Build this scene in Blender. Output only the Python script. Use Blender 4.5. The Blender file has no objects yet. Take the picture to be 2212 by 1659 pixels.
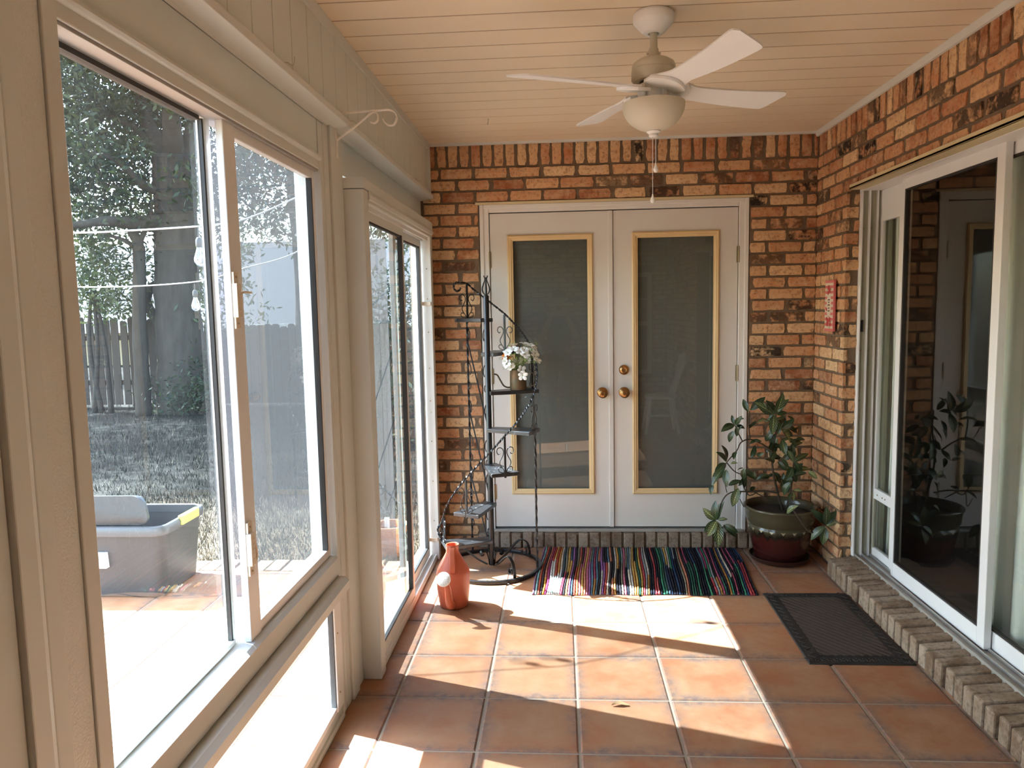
import bpy, math, random
import numpy as np
from mathutils import Vector, Matrix, Euler

R = random.Random(7)
S = bpy.context.scene
COL = S.collection

# ------------------------------------------------------------------ camera
CAM = (0.0, -4.7624, 1.5471)
YAW, PITCH, ROLL, FPX = 0.0664, -0.1000, -0.0197, 1607.06
def cam_axes():
    cy, sy, cp, sp = math.cos(YAW), math.sin(YAW), math.cos(PITCH), math.sin(PITCH)
    f = Vector((-sy*cp, cy*cp, sp)); r = Vector((cy, sy, 0)); u = r.cross(f)
    r2 = r*math.cos(ROLL) + u*math.sin(ROLL); u2 = -r*math.sin(ROLL) + u*math.cos(ROLL)
    return r2, u2, f
_r, _u, _f = cam_axes()
cd = bpy.data.cameras.new('camera'); cam = bpy.data.objects.new('camera', cd); COL.objects.link(cam)
cd.sensor_fit = 'HORIZONTAL'; cd.sensor_width = 36.0; cd.lens = 36.0*FPX/2212.0
cd.clip_start = 0.02; cd.clip_end = 300
cam.matrix_world = Matrix(((_r.x, _u.x, -_f.x, CAM[0]), (_r.y, _u.y, -_f.y, CAM[1]), (_r.z, _u.z, -_f.z, CAM[2]), (0, 0, 0, 1)))
S.camera = cam

# ------------------------------------------------------------------ sky, sun, exposure
SUN = Vector((-1.0, 0.33, 1.15)).normalized()          # towards the sun
SUN_STRENGTH, SKY_STRENGTH, EXPOSURE = 9.0, 0.34, 2.93
w = bpy.data.worlds.new('sky'); S.world = w; w.use_nodes = True
nt = w.node_tree; nt.nodes.clear()
sk = nt.nodes.new('ShaderNodeTexSky'); sk.sky_type = 'NISHITA'; sk.sun_disc = False
sk.sun_elevation = math.asin(SUN.z); sk.sun_rotation = math.atan2(SUN.x, SUN.y)
sk.air_density = 1.0; sk.dust_density = 1.2; sk.ozone_density = 1.0
bg = nt.nodes.new('ShaderNodeBackground'); bg.inputs['Strength'].default_value = SKY_STRENGTH
wo = nt.nodes.new('ShaderNodeOutputWorld')
nt.links.new(sk.outputs[0], bg.inputs[0]); nt.links.new(bg.outputs[0], wo.inputs[0])
sl = bpy.data.lights.new('sun', 'SUN'); sl.energy = SUN_STRENGTH; sl.angle = math.radians(0.53); sl.color = (0.87, 1.0, 1.20)
so = bpy.data.objects.new('sun', sl); COL.objects.link(so)
so.rotation_euler = SUN.to_track_quat('Z', 'Y').to_euler(); so.location = SUN*20
vs = S.view_settings; vs.view_transform = 'Standard'; vs.look = 'None'; vs.gamma = 1.0; vs.exposure = EXPOSURE; vs.use_curve_mapping = False
S.cycles.transparent_max_bounces = 24; S.cycles.max_bounces = 10; S.cycles.diffuse_bounces = 6; S.cycles.glossy_bounces = 4
S.cycles.caustics_reflective = False; S.cycles.caustics_refractive = False; S.cycles.sample_clamp_indirect = 8.0

# ------------------------------------------------------------------ material helpers
class NT:
    def __init__(s, name):
        s.m = bpy.data.materials.new(name); s.m.use_nodes = True; s.t = s.m.node_tree; s.t.nodes.clear()
        s.out = s.n('ShaderNodeOutputMaterial')
    def n(s, typ, **kw):
        nd = s.t.nodes.new(typ)
        for k, v in kw.items():
            if hasattr(nd, k) and not k[0].isupper(): setattr(nd, k, v)
        return nd
    def l(s, a, b): s.t.links.new(a, b)
    def noise(s, scale, detail=4, rough=0.6, vec=None, dims=None):
        nd = s.n('ShaderNodeTexNoise'); nd.inputs['Scale'].default_value = scale
        nd.inputs['Detail'].default_value = detail; nd.inputs['Roughness'].default_value = rough
        s.l(vec if vec is not None else s.pos(), nd.inputs['Vector']); return nd.outputs['Fac']
    def pos(s):
        if not hasattr(s, '_p'): s._p = s.n('ShaderNodeTexCoord').outputs['Object']
        return s._p
    def scaled(s, v, sc):
        nd = s.n('ShaderNodeMapping'); nd.inputs['Scale'].default_value = sc; s.l(v, nd.inputs['Vector']); return nd.outputs[0]
    def ramp(s, fac, stops, interp='LINEAR'):
        nd = s.n('ShaderNodeValToRGB'); cr = nd.color_ramp; cr.interpolation = interp
        while len(cr.elements) < len(stops): cr.elements.new(0.5)
        for e, (p, c) in zip(cr.elements, stops):
            e.position = p; e.color = (c[0], c[1], c[2], 1) if hasattr(c, '__len__') else (c, c, c, 1)
        s.l(fac, nd.inputs[0]); return nd.outputs[0]
    def mix(s, fac, a, b, blend='MIX'):
        nd = s.n('ShaderNodeMix', data_type='RGBA', blend_type=blend)
        for sock, v in ((nd.inputs[0], fac), (nd.inputs[6], a), (nd.inputs[7], b)):
            if isinstance(v, (int, float)): sock.default_value = v
            elif isinstance(v, tuple): sock.default_value = (*v[:3], 1)
            else: s.l(v, sock)
        return nd.outputs[2]
    def math(s, op, a, b=0.0, c=0.0):
        nd = s.n('ShaderNodeMath', operation=op)
        for i, v in enumerate((a, b, c)):
            if isinstance(v, (int, float)): nd.inputs[i].default_value = v
            else: s.l(v, nd.inputs[i])
        return nd.outputs[0]
    def attr(s, name, out='Fac'):
        nd = s.n('ShaderNodeAttribute'); nd.attribute_name = name; return nd.outputs[out]
    def bump(s, h, strength=0.3, dist=0.002):
        nd = s.n('ShaderNodeBump'); nd.inputs['Strength'].default_value = strength; nd.inputs['Distance'].default_value = dist
        s.l(h, nd.inputs['Height']); return nd.outputs[0]
    def principled(s, col, rough=0.5, metal=0.0, normal=None, spec=0.5, **kw):
        b = s.n('ShaderNodeBsdfPrincipled')
        for key, v in (('Base Color', col), ('Roughness', rough), ('Metallic', metal), ('Specular IOR Level', spec)):
            if isinstance(v, tuple): b.inputs[key].default_value = (*v[:3], 1)
            elif isinstance(v, (int, float)): b.inputs[key].default_value = v
            else: s.l(v, b.inputs[key])
        for k, v in kw.items():
            b.inputs[k.replace('_', ' ')].default_value = v
        if normal is not None: s.l(normal, b.inputs['Normal'])
        return b.outputs[0]
    def done(s, sh): s.l(sh, s.out.inputs[0]); return s.m

def paint(name, col, rough=0.5, var=0.08, scale=3.0, bump=0.05, bscale=60, metal=0.0, spec=0.5):
    t = NT(name); f = t.noise(scale, 5)
    c = t.mix(f, tuple(x*(1-var) for x in col), tuple(min(1, x*(1+var)) for x in col))
    nb = t.bump(t.noise(bscale, 3), bump, 0.002) if bump else None
    return t.done(t.principled(c, rough, metal, nb, spec))

MATS = {}
def build_mats():
    M = MATS
    M['cream'] = paint('cream_trim_paint', (0.62, 0.63, 0.595), 0.42, 0.05, 4)
    M['cream_panel'] = paint('cream_panel_paint', (0.66, 0.685, 0.65), 0.5, 0.06, 2, 0.04, 40)
    M['white_alu'] = paint('white_aluminium', (0.74, 0.74, 0.735), 0.32, 0.03, 5, 0.02)
    M['grey_alu'] = paint('weathered_aluminium', (0.40, 0.38, 0.34), 0.4, 0.25, 12, 0.15, 50, 0.35)
    M['tan_alu'] = paint('tan_aluminium_track', (0.36, 0.35, 0.26), 0.4, 0.12, 8, 0.05)
    M['door_white'] = paint('door_paint', (0.66, 0.635, 0.595), 0.4, 0.03, 3, 0.03, 30)
    M['trim_white'] = paint('door_frame_paint', (0.72, 0.70, 0.67), 0.4, 0.04, 3, 0.03, 30)
    M['yellow_trim'] = paint('pale_yellow_trim', (0.68, 0.50, 0.26), 0.45, 0.08, 6, 0.04)
    M['gasket'] = paint('black_gasket', (0.025, 0.022, 0.02), 0.6, 0.1)
    M['fan_white'] = paint('fan_white', (0.80, 0.80, 0.79), 0.45, 0.03, 4, 0.02)
    M['fan_edge'] = paint('fan_cream_motor', (0.60, 0.57, 0.47), 0.4, 0.05, 5, 0.02)
    M['black_iron'] = paint('black_painted_iron', (0.014, 0.013, 0.013), 0.33, 0.2, 20, 0.25, 90, 0.2)
    M['brass'] = paint('aged_brass', (0.42, 0.23, 0.09), 0.30, 0.25, 20, 0.1, 80, 1.0)
    M['hinge'] = paint('dull_brass_hinge', (0.33, 0.27, 0.17), 0.4, 0.2, 20, 0.1, 80, 0.8)
    M['wire'] = paint('steel_hook', (0.35, 0.33, 0.30), 0.35, 0.1, 20, 0.0, 10, 0.9)
    M['white_iron'] = paint('white_enamel_bracket', (0.80, 0.75, 0.67), 0.35, 0.03)
    M['latch'] = paint('latch_plastic', (0.68, 0.60, 0.48), 0.4, 0.03)
    M['black_plastic'] = paint('black_plastic', (0.02, 0.02, 0.022), 0.5, 0.1)
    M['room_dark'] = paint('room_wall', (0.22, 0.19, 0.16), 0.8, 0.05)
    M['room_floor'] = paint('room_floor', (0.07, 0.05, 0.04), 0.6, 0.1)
    M['concrete'] = paint('grout', (0.30, 0.245, 0.18), 0.85, 0.15, 30, 0.2, 120)
    M['gap_wood'] = paint('brown_gap_strips', (0.30, 0.21, 0.12), 0.9, 0.2)  # darker brown for the backing and strips between ceiling planks
    M['lintel'] = paint('pale_lintel_paint', (0.60, 0.50, 0.30), 0.5, 0.12, 8, 0.1)
    M['track_alu'] = paint('grey_track', (0.33, 0.32, 0.31), 0.45, 0.06)
    M['dry_leaf'] = paint('dry_leaf', (0.42, 0.27, 0.13), 0.8, 0.2, 40)
    M['soil'] = paint('potting_soil', (0.022, 0.016, 0.012), 0.95, 0.5, 40, 0.8, 60)

    # embossed panel
    t = NT('embossed_panel'); v = t.n('ShaderNodeTexVoronoi', feature='SMOOTH_F1'); v.inputs['Scale'].default_value = 230
    t.l(t.pos(), v.inputs['Vector'])
    M['embossed'] = t.done(t.principled((0.66, 0.68, 0.64), 0.38, 0, t.bump(v.outputs['Distance'], 0.45, 0.003)))

    # ceiling planks
    t = NT('ceiling_planks'); f = t.noise(1.2, 4)
    c = t.mix(f, (0.71, 0.60, 0.445), (0.77, 0.655, 0.50)); st = t.noise(0.9, 3, 0.5)
    c = t.mix(t.ramp(st, [(0.55, 0.0), (0.75, 0.35)]), c, (0.60, 0.50, 0.36))
    M['ceiling'] = t.done(t.principled(c, 0.5, 0, t.bump(t.noise(50, 2), 0.04, 0.002)))

    # bricks (per brick tone in attribute 'tone')
    t = NT('tumbled_brick'); tone = t.attr('tone'); soot = t.attr('soot')
    base = t.ramp(tone, [(0.0, (0.30, 0.115, 0.058)), (0.22, (0.46, 0.198, 0.10)), (0.42, (0.54, 0.27, 0.14)), (0.62, (0.62, 0.37, 0.205)), (0.80, (0.68, 0.46, 0.265)), (1.0, (0.74, 0.55, 0.34))])
    n1 = t.noise(14, 5, 0.7); n2 = t.noise(55, 4, 0.7); n3 = t.noise(5, 3)
    c = t.mix(t.ramp(n1, [(0.38, 0.0), (0.68, 0.8)]), base, (0.60, 0.43, 0.27))
    c = t.mix(t.ramp(n2, [(0.30, 0.75), (0.50, 0.0)]), c, (0.20, 0.09, 0.05))
    sootf = t.math('MULTIPLY', soot, t.ramp(t.noise(20, 4, 0.6), [(0.36, 0.0), (0.52, 1.0)]))
    c = t.mix(sootf, c, (0.025, 0.022, 0.02))
    wh = t.math('MULTIPLY', t.ramp(t.noise(9, 5, 0.65), [(0.60, 0.0), (0.70, 0.6)]), t.ramp(n2, [(0.35, 0.2), (0.6, 1.0)]))
    c = t.mix(wh, c, (0.68, 0.55, 0.42))
    c = t.mix(1.0, c, (1.0, 0.92, 0.84), 'MULTIPLY')
    M['brick'] = t.done(t.principled(c, 0.9, 0, t.bump(t.math('ADD', n2, t.math('MULTIPLY', n1, 1.5)), 0.55, 0.006), 0.2))
    t = NT('mortar'); f = t.noise(40, 5, 0.7)
    M['mortar'] = t.done(t.principled(t.mix(f, (0.115, 0.078, 0.050), (0.24, 0.175, 0.12)), 0.95, 0, t.bump(f, 0.6, 0.006), 0.1))
    # step brick: greyer, worn
    t = NT('worn_step_brick'); tone = t.attr('tone'); n1 = t.noise(12, 5, 0.7); n2 = t.noise(60, 4)
    base = t.ramp(tone, [(0, (0.14, 0.085, 0.050)), (0.5, (0.20, 0.132, 0.084)), (1, (0.29, 0.215, 0.155))])
    c = t.mix(t.ramp(n1, [(0.4, 0), (0.65, 0.7)]), base, (0.36, 0.28, 0.21)); c = t.mix(t.ramp(n2, [(0.35, 0.6), (0.5, 0)]), c, (0.10, 0.065, 0.04))
    M['step_brick'] = t.done(t.principled(c, 0.85, 0, t.bump(t.math('ADD', n1, n2), 0.5, 0.005), 0.25))

    # saltillo tile; uv per tile gives the worn grey edge
    t = NT('terracotta_tile'); tone = t.attr('tone'); uv = t.n('ShaderNodeUVMap'); uv.uv_map = 'tile'
    sx = t.n('ShaderNodeSeparateXYZ'); t.l(uv.outputs[0], sx.inputs[0])
    ex = t.math('MULTIPLY', t.math('ABSOLUTE', t.math('SUBTRACT', sx.outputs[0], 0.5)), 2.0)
    ey = t.math('MULTIPLY', t.math('ABSOLUTE', t.math('SUBTRACT', sx.outputs[1], 0.5)), 2.0)
    e = t.math('MAXIMUM', ex, ey); n1 = t.noise(5.5, 5, 0.62); n2 = t.noise(26, 5, 0.7)
    base = t.ramp(tone, [(0, (0.275, 0.110, 0.051)), (0.5, (0.305, 0.130, 0.062)), (1, (0.33, 0.152, 0.076))])
    c = t.mix(t.ramp(n1, [(0.38, 0.0), (0.66, 0.9)]), base, (0.345, 0.200, 0.112))
    c = t.mix(t.ramp(n1, [(0.22, 0.75), (0.42, 0.0)]), c, (0.30, 0.112, 0.055))
    edge = t.math('MULTIPLY', t.ramp(t.math('ADD', e, t.math('MULTIPLY', t.math('SUBTRACT', n1, 0.5), 0.75)), [(0.70, 0.0), (0.98, 0.9)]), t.ramp(n2, [(0.35, 0.2), (0.6, 1.0)]))
    c = t.mix(edge, c, (0.15, 0.10, 0.085))
    rg = t.ramp(n2, [(0.3, 0.40), (0.7, 0.60)])
    M['tile'] = t.done(t.principled(c, rg, 0, t.bump(t.math('ADD', n1, t.math('MULTIPLY', n2, 0.3)), 0.12, 0.006), 0.25))

    # window glass: thin pane, light passes straight, dust on the surface catches the sun
    def glass(name, dirt, tint=(0.93, 0.96, 0.94), streak=True, ior=1.62):
        t = NT(name); tr = t.n('ShaderNodeBsdfTransparent'); tr.inputs[0].default_value = (*tint, 1)
        gl = t.n('ShaderNodeBsdfGlossy'); gl.inputs['Roughness'].default_value = 0.0; gl.inputs[0].default_value = (0.95, 0.97, 0.96, 1)
        fr = t.n('ShaderNodeFresnel'); fr.inputs['IOR'].default_value = ior
        geo = t.n('ShaderNodeNewGeometry')
        fac = t.math('MULTIPLY', fr.outputs[0], t.math('SUBTRACT', 1.0, geo.outputs['Backfacing']))
        mx = t.n('ShaderNodeMixShader'); t.l(fac, mx.inputs[0]); t.l(tr.outputs[0], mx.inputs[1]); t.l(gl.outputs[0], mx.inputs[2])
        sh = mx.outputs[0]
        if dirt > 0:
            df = t.n('ShaderNodeBsdfTranslucent'); df.inputs[0].default_value = (0.75, 0.78, 0.80, 1)
            d2 = t.n('ShaderNodeBsdfDiffuse'); d2.inputs[0].default_value = (0.6, 0.6, 0.58, 1)
            ms = t.n('ShaderNodeMixShader'); ms.inputs[0].default_value = 0.3; t.l(df.outputs[0], ms.inputs[1]); t.l(d2.outputs[0], ms.inputs[2])
            sv = t.scaled(t.pos(), (4, 4, 0.8)); n1 = t.noise(1.3, 5, 0.65, sv); n2 = t.noise(240, 2, 0.5)
            a = t.math('ADD', t.ramp(n1, [(0.3, dirt*0.35), (0.75, dirt*1.6)]), t.ramp(n2, [(0.70, 0.0), (0.76, dirt*5)]))
            m2 = t.n('ShaderNodeMixShader'); t.l(a, m2.inputs[0]); t.l(sh, m2.inputs[1]); t.l(ms.outputs[0], m2.inputs[2]); sh = m2.outputs[0]
        return t.done(sh)
    M['glass'] = glass('dusty_window_glass', 0.0020, (0.92, 0.95, 0.93), True, 1.52)
    M['glass_slider'] = glass('box_window_glass', 0.004, (0.90, 0.93, 0.90), True, 2.25)
    M['glass_clear'] = glass('patio_door_glass', 0.006, (0.90, 0.92, 0.90))
    M['glass_door'] = glass('french_door_glass', 0.004, (0.86, 0.87, 0.85))
    # insect screen: fine mesh, half open
    t = NT('insect_screen'); tr = t.n('ShaderNodeBsdfTransparent'); df = t.n('ShaderNodeBsdfTranslucent'); df.inputs[0].default_value = (0.06, 0.06, 0.06, 1)
    d2 = t.n('ShaderNodeBsdfDiffuse'); d2.inputs[0].default_value = (0.045, 0.045, 0.045, 1)
    ms = t.n('ShaderNodeMixShader'); ms.inputs[0].default_value = 0.5; t.l(df.outputs[0], ms.inputs[1]); t.l(d2.outputs[0], ms.inputs[2])
    m2 = t.n('ShaderNodeMixShader'); m2.inputs[0].default_value = 0.46; t.l(tr.outputs[0], m2.inputs[1]); t.l(ms.outputs[0], m2.inputs[2])
    M['screen'] = t.done(m2.outputs[0])
    # frosted lamp bowl
    t = NT('frosted_bowl'); df = t.n('ShaderNodeBsdfTranslucent'); df.inputs[0].default_value = (0.80, 0.76, 0.64, 1)
    ms = t.n('ShaderNodeMixShader'); ms.inputs[0].default_value = 0.35
    t.l(t.principled((0.82, 0.78, 0.66), 0.35), ms.inputs[1]); t.l(df.outputs[0], ms.inputs[2]); M['bowl'] = t.done(ms.outputs[0])
    # bulb glass
    t = NT('bulb_glass'); tr = t.n('ShaderNodeBsdfTransparent'); gl = t.n('ShaderNodeBsdfGlossy'); gl.inputs['Roughness'].default_value = 0.02
    lw = t.n('ShaderNodeLayerWeight'); lw.inputs[0].default_value = 0.35; mx = t.n('ShaderNodeMixShader')
    t.l(t.ramp(lw.outputs['Facing'], [(0.0, 0.12), (0.7, 0.35), (1.0, 0.9)]), mx.inputs[0]); t.l(tr.outputs[0], mx.inputs[1]); t.l(gl.outputs[0], mx.inputs[2])
    M['bulb'] = t.done(mx.outputs[0])
    # rug: colour per strip
    t = NT('woven_rag'); c = t.attr('tint', 'Color'); n = t.noise(220, 3)
    c = t.mix(t.ramp(n, [(0.3, 0.55), (0.6, 0.0)]), c, (0.015, 0.013, 0.015))
    M['rag'] = t.done(t.principled(c, 0.95, 0, t.bump(n, 0.6, 0.004), 0.1))
    M['mat_rubber'] = paint('mat_rubber', (0.012, 0.010, 0.009), 0.6, 0.2, 20, 0.6, 140)
    M['mat_pile'] = paint('mat_ribbed_pile', (0.046, 0.031, 0.022), 0.95, 0.3, 60, 0.8, 400)
    M['terracotta_plastic'] = paint('terracotta_plastic', (0.50, 0.115, 0.055), 0.36, 0.05, 8, 0.05, 90)
    M['rose_white'] = paint('white_plastic', (0.82, 0.79, 0.74), 0.4, 0.03)
    M['white_lacquer'] = paint('white_lacquer', (0.78, 0.77, 0.75), 0.4, 0.03)
    # worn black shelf paint
    t = NT('worn_black_shelf'); n = t.noise(26, 6, 0.7, t.scaled(t.pos(), (1, 1, 1)))
    c = t.ramp(n, [(0.55, (0.016, 0.016, 0.017)), (0.63, (0.05, 0.05, 0.05)), (0.72, (0.30, 0.29, 0.27))])
    M['shelf'] = t.done(t.principled(c, 0.30, 0, t.bump(n, 0.3, 0.002), 0.6))
    # copper can
    t = NT('aged_copper'); n = t.noise(22, 6, 0.7)
    c = t.ramp(n, [(0.3, (0.055, 0.065, 0.035)), (0.5, (0.10, 0.070, 0.035)), (0.72, (0.19, 0.085, 0.035))])
    M['copper'] = t.done(t.principled(c, 0.45, 0.4, t.bump(n, 0.2, 0.002)))
    # glazed pot: olive over dripping oxblood
    t = NT('glazed_pot'); sp = t.n('ShaderNodeSeparateXYZ'); t.l(t.pos(), sp.inputs[0])
    dr = t.noise(26, 3, 0.6, t.scaled(t.pos(), (1, 1, 0.09)))
    zz = t.math('ADD', sp.outputs[2], t.math('MULTIPLY', t.math('SUBTRACT', dr, 0.5), 0.09))
    c = t.ramp(t.math('MULTIPLY', zz, 2.5), [(0.0, (0.030, 0.007, 0.006)), (0.35, (0.050, 0.010, 0.008)), (0.42, (0.014, 0.011, 0.007)), (0.50, (0.062, 0.054, 0.030)), (1.0, (0.078, 0.068, 0.040))])
    M['pot'] = t.done(t.principled(c, 0.16, 0, t.bump(t.noise(30, 3), 0.08, 0.003)))
    M['heart_highlight'] = paint('heart_highlight_paint', (0.30, 0.26, 0.16), 0.2, 0.1)  # glare on the pressed hearts painted as a cream colour
    M['saucer'] = paint('oxblood_saucer', (0.040, 0.014, 0.010), 0.35, 0.3, 15, 0.1)
    # zebra-veined leaf, uv: x across (0..1), y along
    t = NT('zebra_leaf'); uv = t.n('ShaderNodeUVMap'); uv.uv_map = 'leaf'; sp = t.n('ShaderNodeSeparateXYZ'); t.l(uv.outputs[0], sp.inputs[0])
    ax = t.math('ABSOLUTE', t.math('SUBTRACT', sp.outputs[0], 0.5)); vein = t.attr('vein')
    lat = t.math('FRACT', t.math('SUBTRACT', t.math('MULTIPLY', sp.outputs[1], 8.0), t.math('MULTIPLY', ax, 5.0)))
    lat = t.math('LESS_THAN', t.math('ABSOLUTE', t.math('SUBTRACT', lat, 0.5)), t.math('MULTIPLY', vein, 0.17))
    lat = t.math('MULTIPLY', lat, t.math('LESS_THAN', ax, 0.44))
    mid = t.math('LESS_THAN', ax, t.math('ADD', 0.015, t.math('MULTIPLY', vein, 0.03)))
    f = t.math('MAXIMUM', lat, mid)
    c = t.mix(t.noise(18, 3), (0.008, 0.022, 0.008), (0.018, 0.042, 0.013)); c = t.mix(f, c, t.mix(vein, (0.10, 0.15, 0.06), (0.50, 0.55, 0.22)))
    M['leaf'] = t.done(t.principled(c, 0.35, 0, None, 0.5))
    M['stem'] = paint('plant_stem', (0.05, 0.035, 0.02), 0.8, 0.2, 20, 0.2)
    M['petal'] = paint('white_petal', (0.86, 0.86, 0.82), 0.6, 0.06, 20, 0.0)
    M['orange_petal'] = paint('orange_petal', (0.75, 0.24, 0.03), 0.6, 0.1, 20, 0.0)
    M['sprig'] = paint('green_sprig', (0.18, 0.26, 0.06), 0.6, 0.3, 30, 0.0)
    # trees
    def leafmat(name, a, b):
        t = NT(name); c = t.mix(t.attr('tone'), a, b); tl = t.n('ShaderNodeBsdfTranslucent'); t.l(c, tl.inputs[0])
        ms = t.n('ShaderNodeMixShader'); ms.inputs[0].default_value = 0.35
        t.l(t.principled(c, 0.5, 0, None, 0.4), ms.inputs[1]); t.l(tl.outputs[0], ms.inputs[2]); return t.done(ms.outputs[0])
    M['oak_leaf'] = leafmat('oak_leaves', (0.009, 0.016, 0.005), (0.042, 0.058, 0.016))
    M['light_leaf'] = leafmat('light_leaves', (0.028, 0.042, 0.012), (0.10, 0.12, 0.034))
    M['dark_leaf'] = leafmat('dark_leaves', (0.012, 0.02, 0.009), (0.04, 0.06, 0.022))
    t = NT('bark'); n = t.noise(9, 6, 0.7, t.scaled(t.pos(), (1, 1, 0.3)))
    M['bark'] = t.done(t.principled(t.mix(n, (0.020, 0.016, 0.012), (0.080, 0.066, 0.052)), 0.95, 0, t.bump(n, 0.9, 0.03), 0.1))
    t = NT('fence_wood'); n = t.noise(6, 5, 0.7, t.scaled(t.pos(), (6, 6, 0.5))); c = t.mix(n, (0.022, 0.016, 0.012), (0.068, 0.052, 0.040)); c = t.mix(t.math('MULTIPLY', t.attr('tone'), 0.5), c, (0.09, 0.07, 0.054))
    M['fence'] = t.done(t.principled(c, 0.9, 0, t.bump(n, 0.4, 0.004), 0.15))
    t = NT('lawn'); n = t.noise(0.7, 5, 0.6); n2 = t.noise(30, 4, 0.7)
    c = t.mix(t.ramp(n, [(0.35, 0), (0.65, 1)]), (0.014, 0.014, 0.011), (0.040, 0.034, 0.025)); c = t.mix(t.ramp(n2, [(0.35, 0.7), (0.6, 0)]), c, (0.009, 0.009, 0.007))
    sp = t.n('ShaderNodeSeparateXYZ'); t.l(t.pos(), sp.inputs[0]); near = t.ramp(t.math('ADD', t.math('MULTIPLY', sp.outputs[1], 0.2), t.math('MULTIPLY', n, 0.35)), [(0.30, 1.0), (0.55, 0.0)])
    c = t.mix(near, c, t.mix(n2, (0.11, 0.075, 0.045), (0.22, 0.165, 0.105)))  # sunlit strip near patio painted pale, shaded lawn beyond painted dark
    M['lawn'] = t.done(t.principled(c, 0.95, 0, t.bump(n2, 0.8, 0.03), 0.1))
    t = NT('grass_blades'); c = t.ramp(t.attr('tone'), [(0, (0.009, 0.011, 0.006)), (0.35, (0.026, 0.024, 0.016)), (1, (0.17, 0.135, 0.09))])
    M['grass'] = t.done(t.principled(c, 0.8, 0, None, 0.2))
    M['roof'] = paint('grey_shingles', (0.034, 0.034, 0.036), 0.9, 0.15, 8, 0.4, 20)
    M['far_wall'] = paint('tan_brick_far', (0.48, 0.36, 0.22), 0.9, 0.2, 10, 0.3, 14)
    M['fascia'] = paint('white_fascia', (0.70, 0.66, 0.58), 0.6, 0.05)
    M['tote'] = paint('grey_tote_plastic', (0.034, 0.033, 0.033), 0.42, 0.08, 6, 0.06, 60)
    M['tote_rim'] = paint('grey_tote_rim', (0.065, 0.064, 0.064), 0.35, 0.06)
    M['lime'] = paint('lime_plastic', (0.62, 0.68, 0.10), 0.4, 0.05)
    M['sticker'] = paint('white_sticker', (0.80, 0.79, 0.78), 0.5, 0.02, 5, 0)
    M['sticker_mark'] = paint('grey_sticker_mark', (0.22, 0.215, 0.23), 0.5, 0.05)
    M['clay'] = paint('clay_pot', (0.50, 0.20, 0.10), 0.85, 0.12, 10, 0.2)
    M['curtain'] = paint('pale_curtain', (0.84, 0.85, 0.80), 0.85, 0.04, 8, 0.05, 200)
    M['shade'] = paint('grey_roller_shade', (0.20, 0.21, 0.205), 0.8, 0.05, 40, 0.1, 500)
    M['pink'] = paint('plaque_pink', (0.62, 0.16, 0.15), 0.6, 0.08)
    M['plaque_cream'] = paint('plaque_cream', (0.66, 0.55, 0.42), 0.6, 0.08, 40)
    M['plaque_red'] = paint('plaque_red', (0.42, 0.05, 0.05), 0.6, 0.15)
    M['plaque_green'] = paint('plaque_green', (0.25, 0.25, 0.08), 0.6, 0.15)
    M['plaque_ink'] = paint('plaque_ink', (0.12, 0.10, 0.09), 0.6, 0.1)
    M['string'] = paint('jute_string', (0.40, 0.24, 0.15), 0.9, 0.1)
    M['cable'] = paint('grey_cable', (0.32, 0.33, 0.34), 0.35, 0.05)
    M['skin'] = paint('skin', (0.45, 0.27, 0.19), 0.55, 0.05)
    M['shirt'] = paint('dark_shirt', (0.035, 0.036, 0.045), 0.9, 0.1)
    M['trousers'] = paint('dark_trousers', (0.03, 0.032, 0.04), 0.9, 0.1)
    M['hair'] = paint('dark_hair', (0.02, 0.016, 0.013), 0.7, 0.2)
build_mats()
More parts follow.
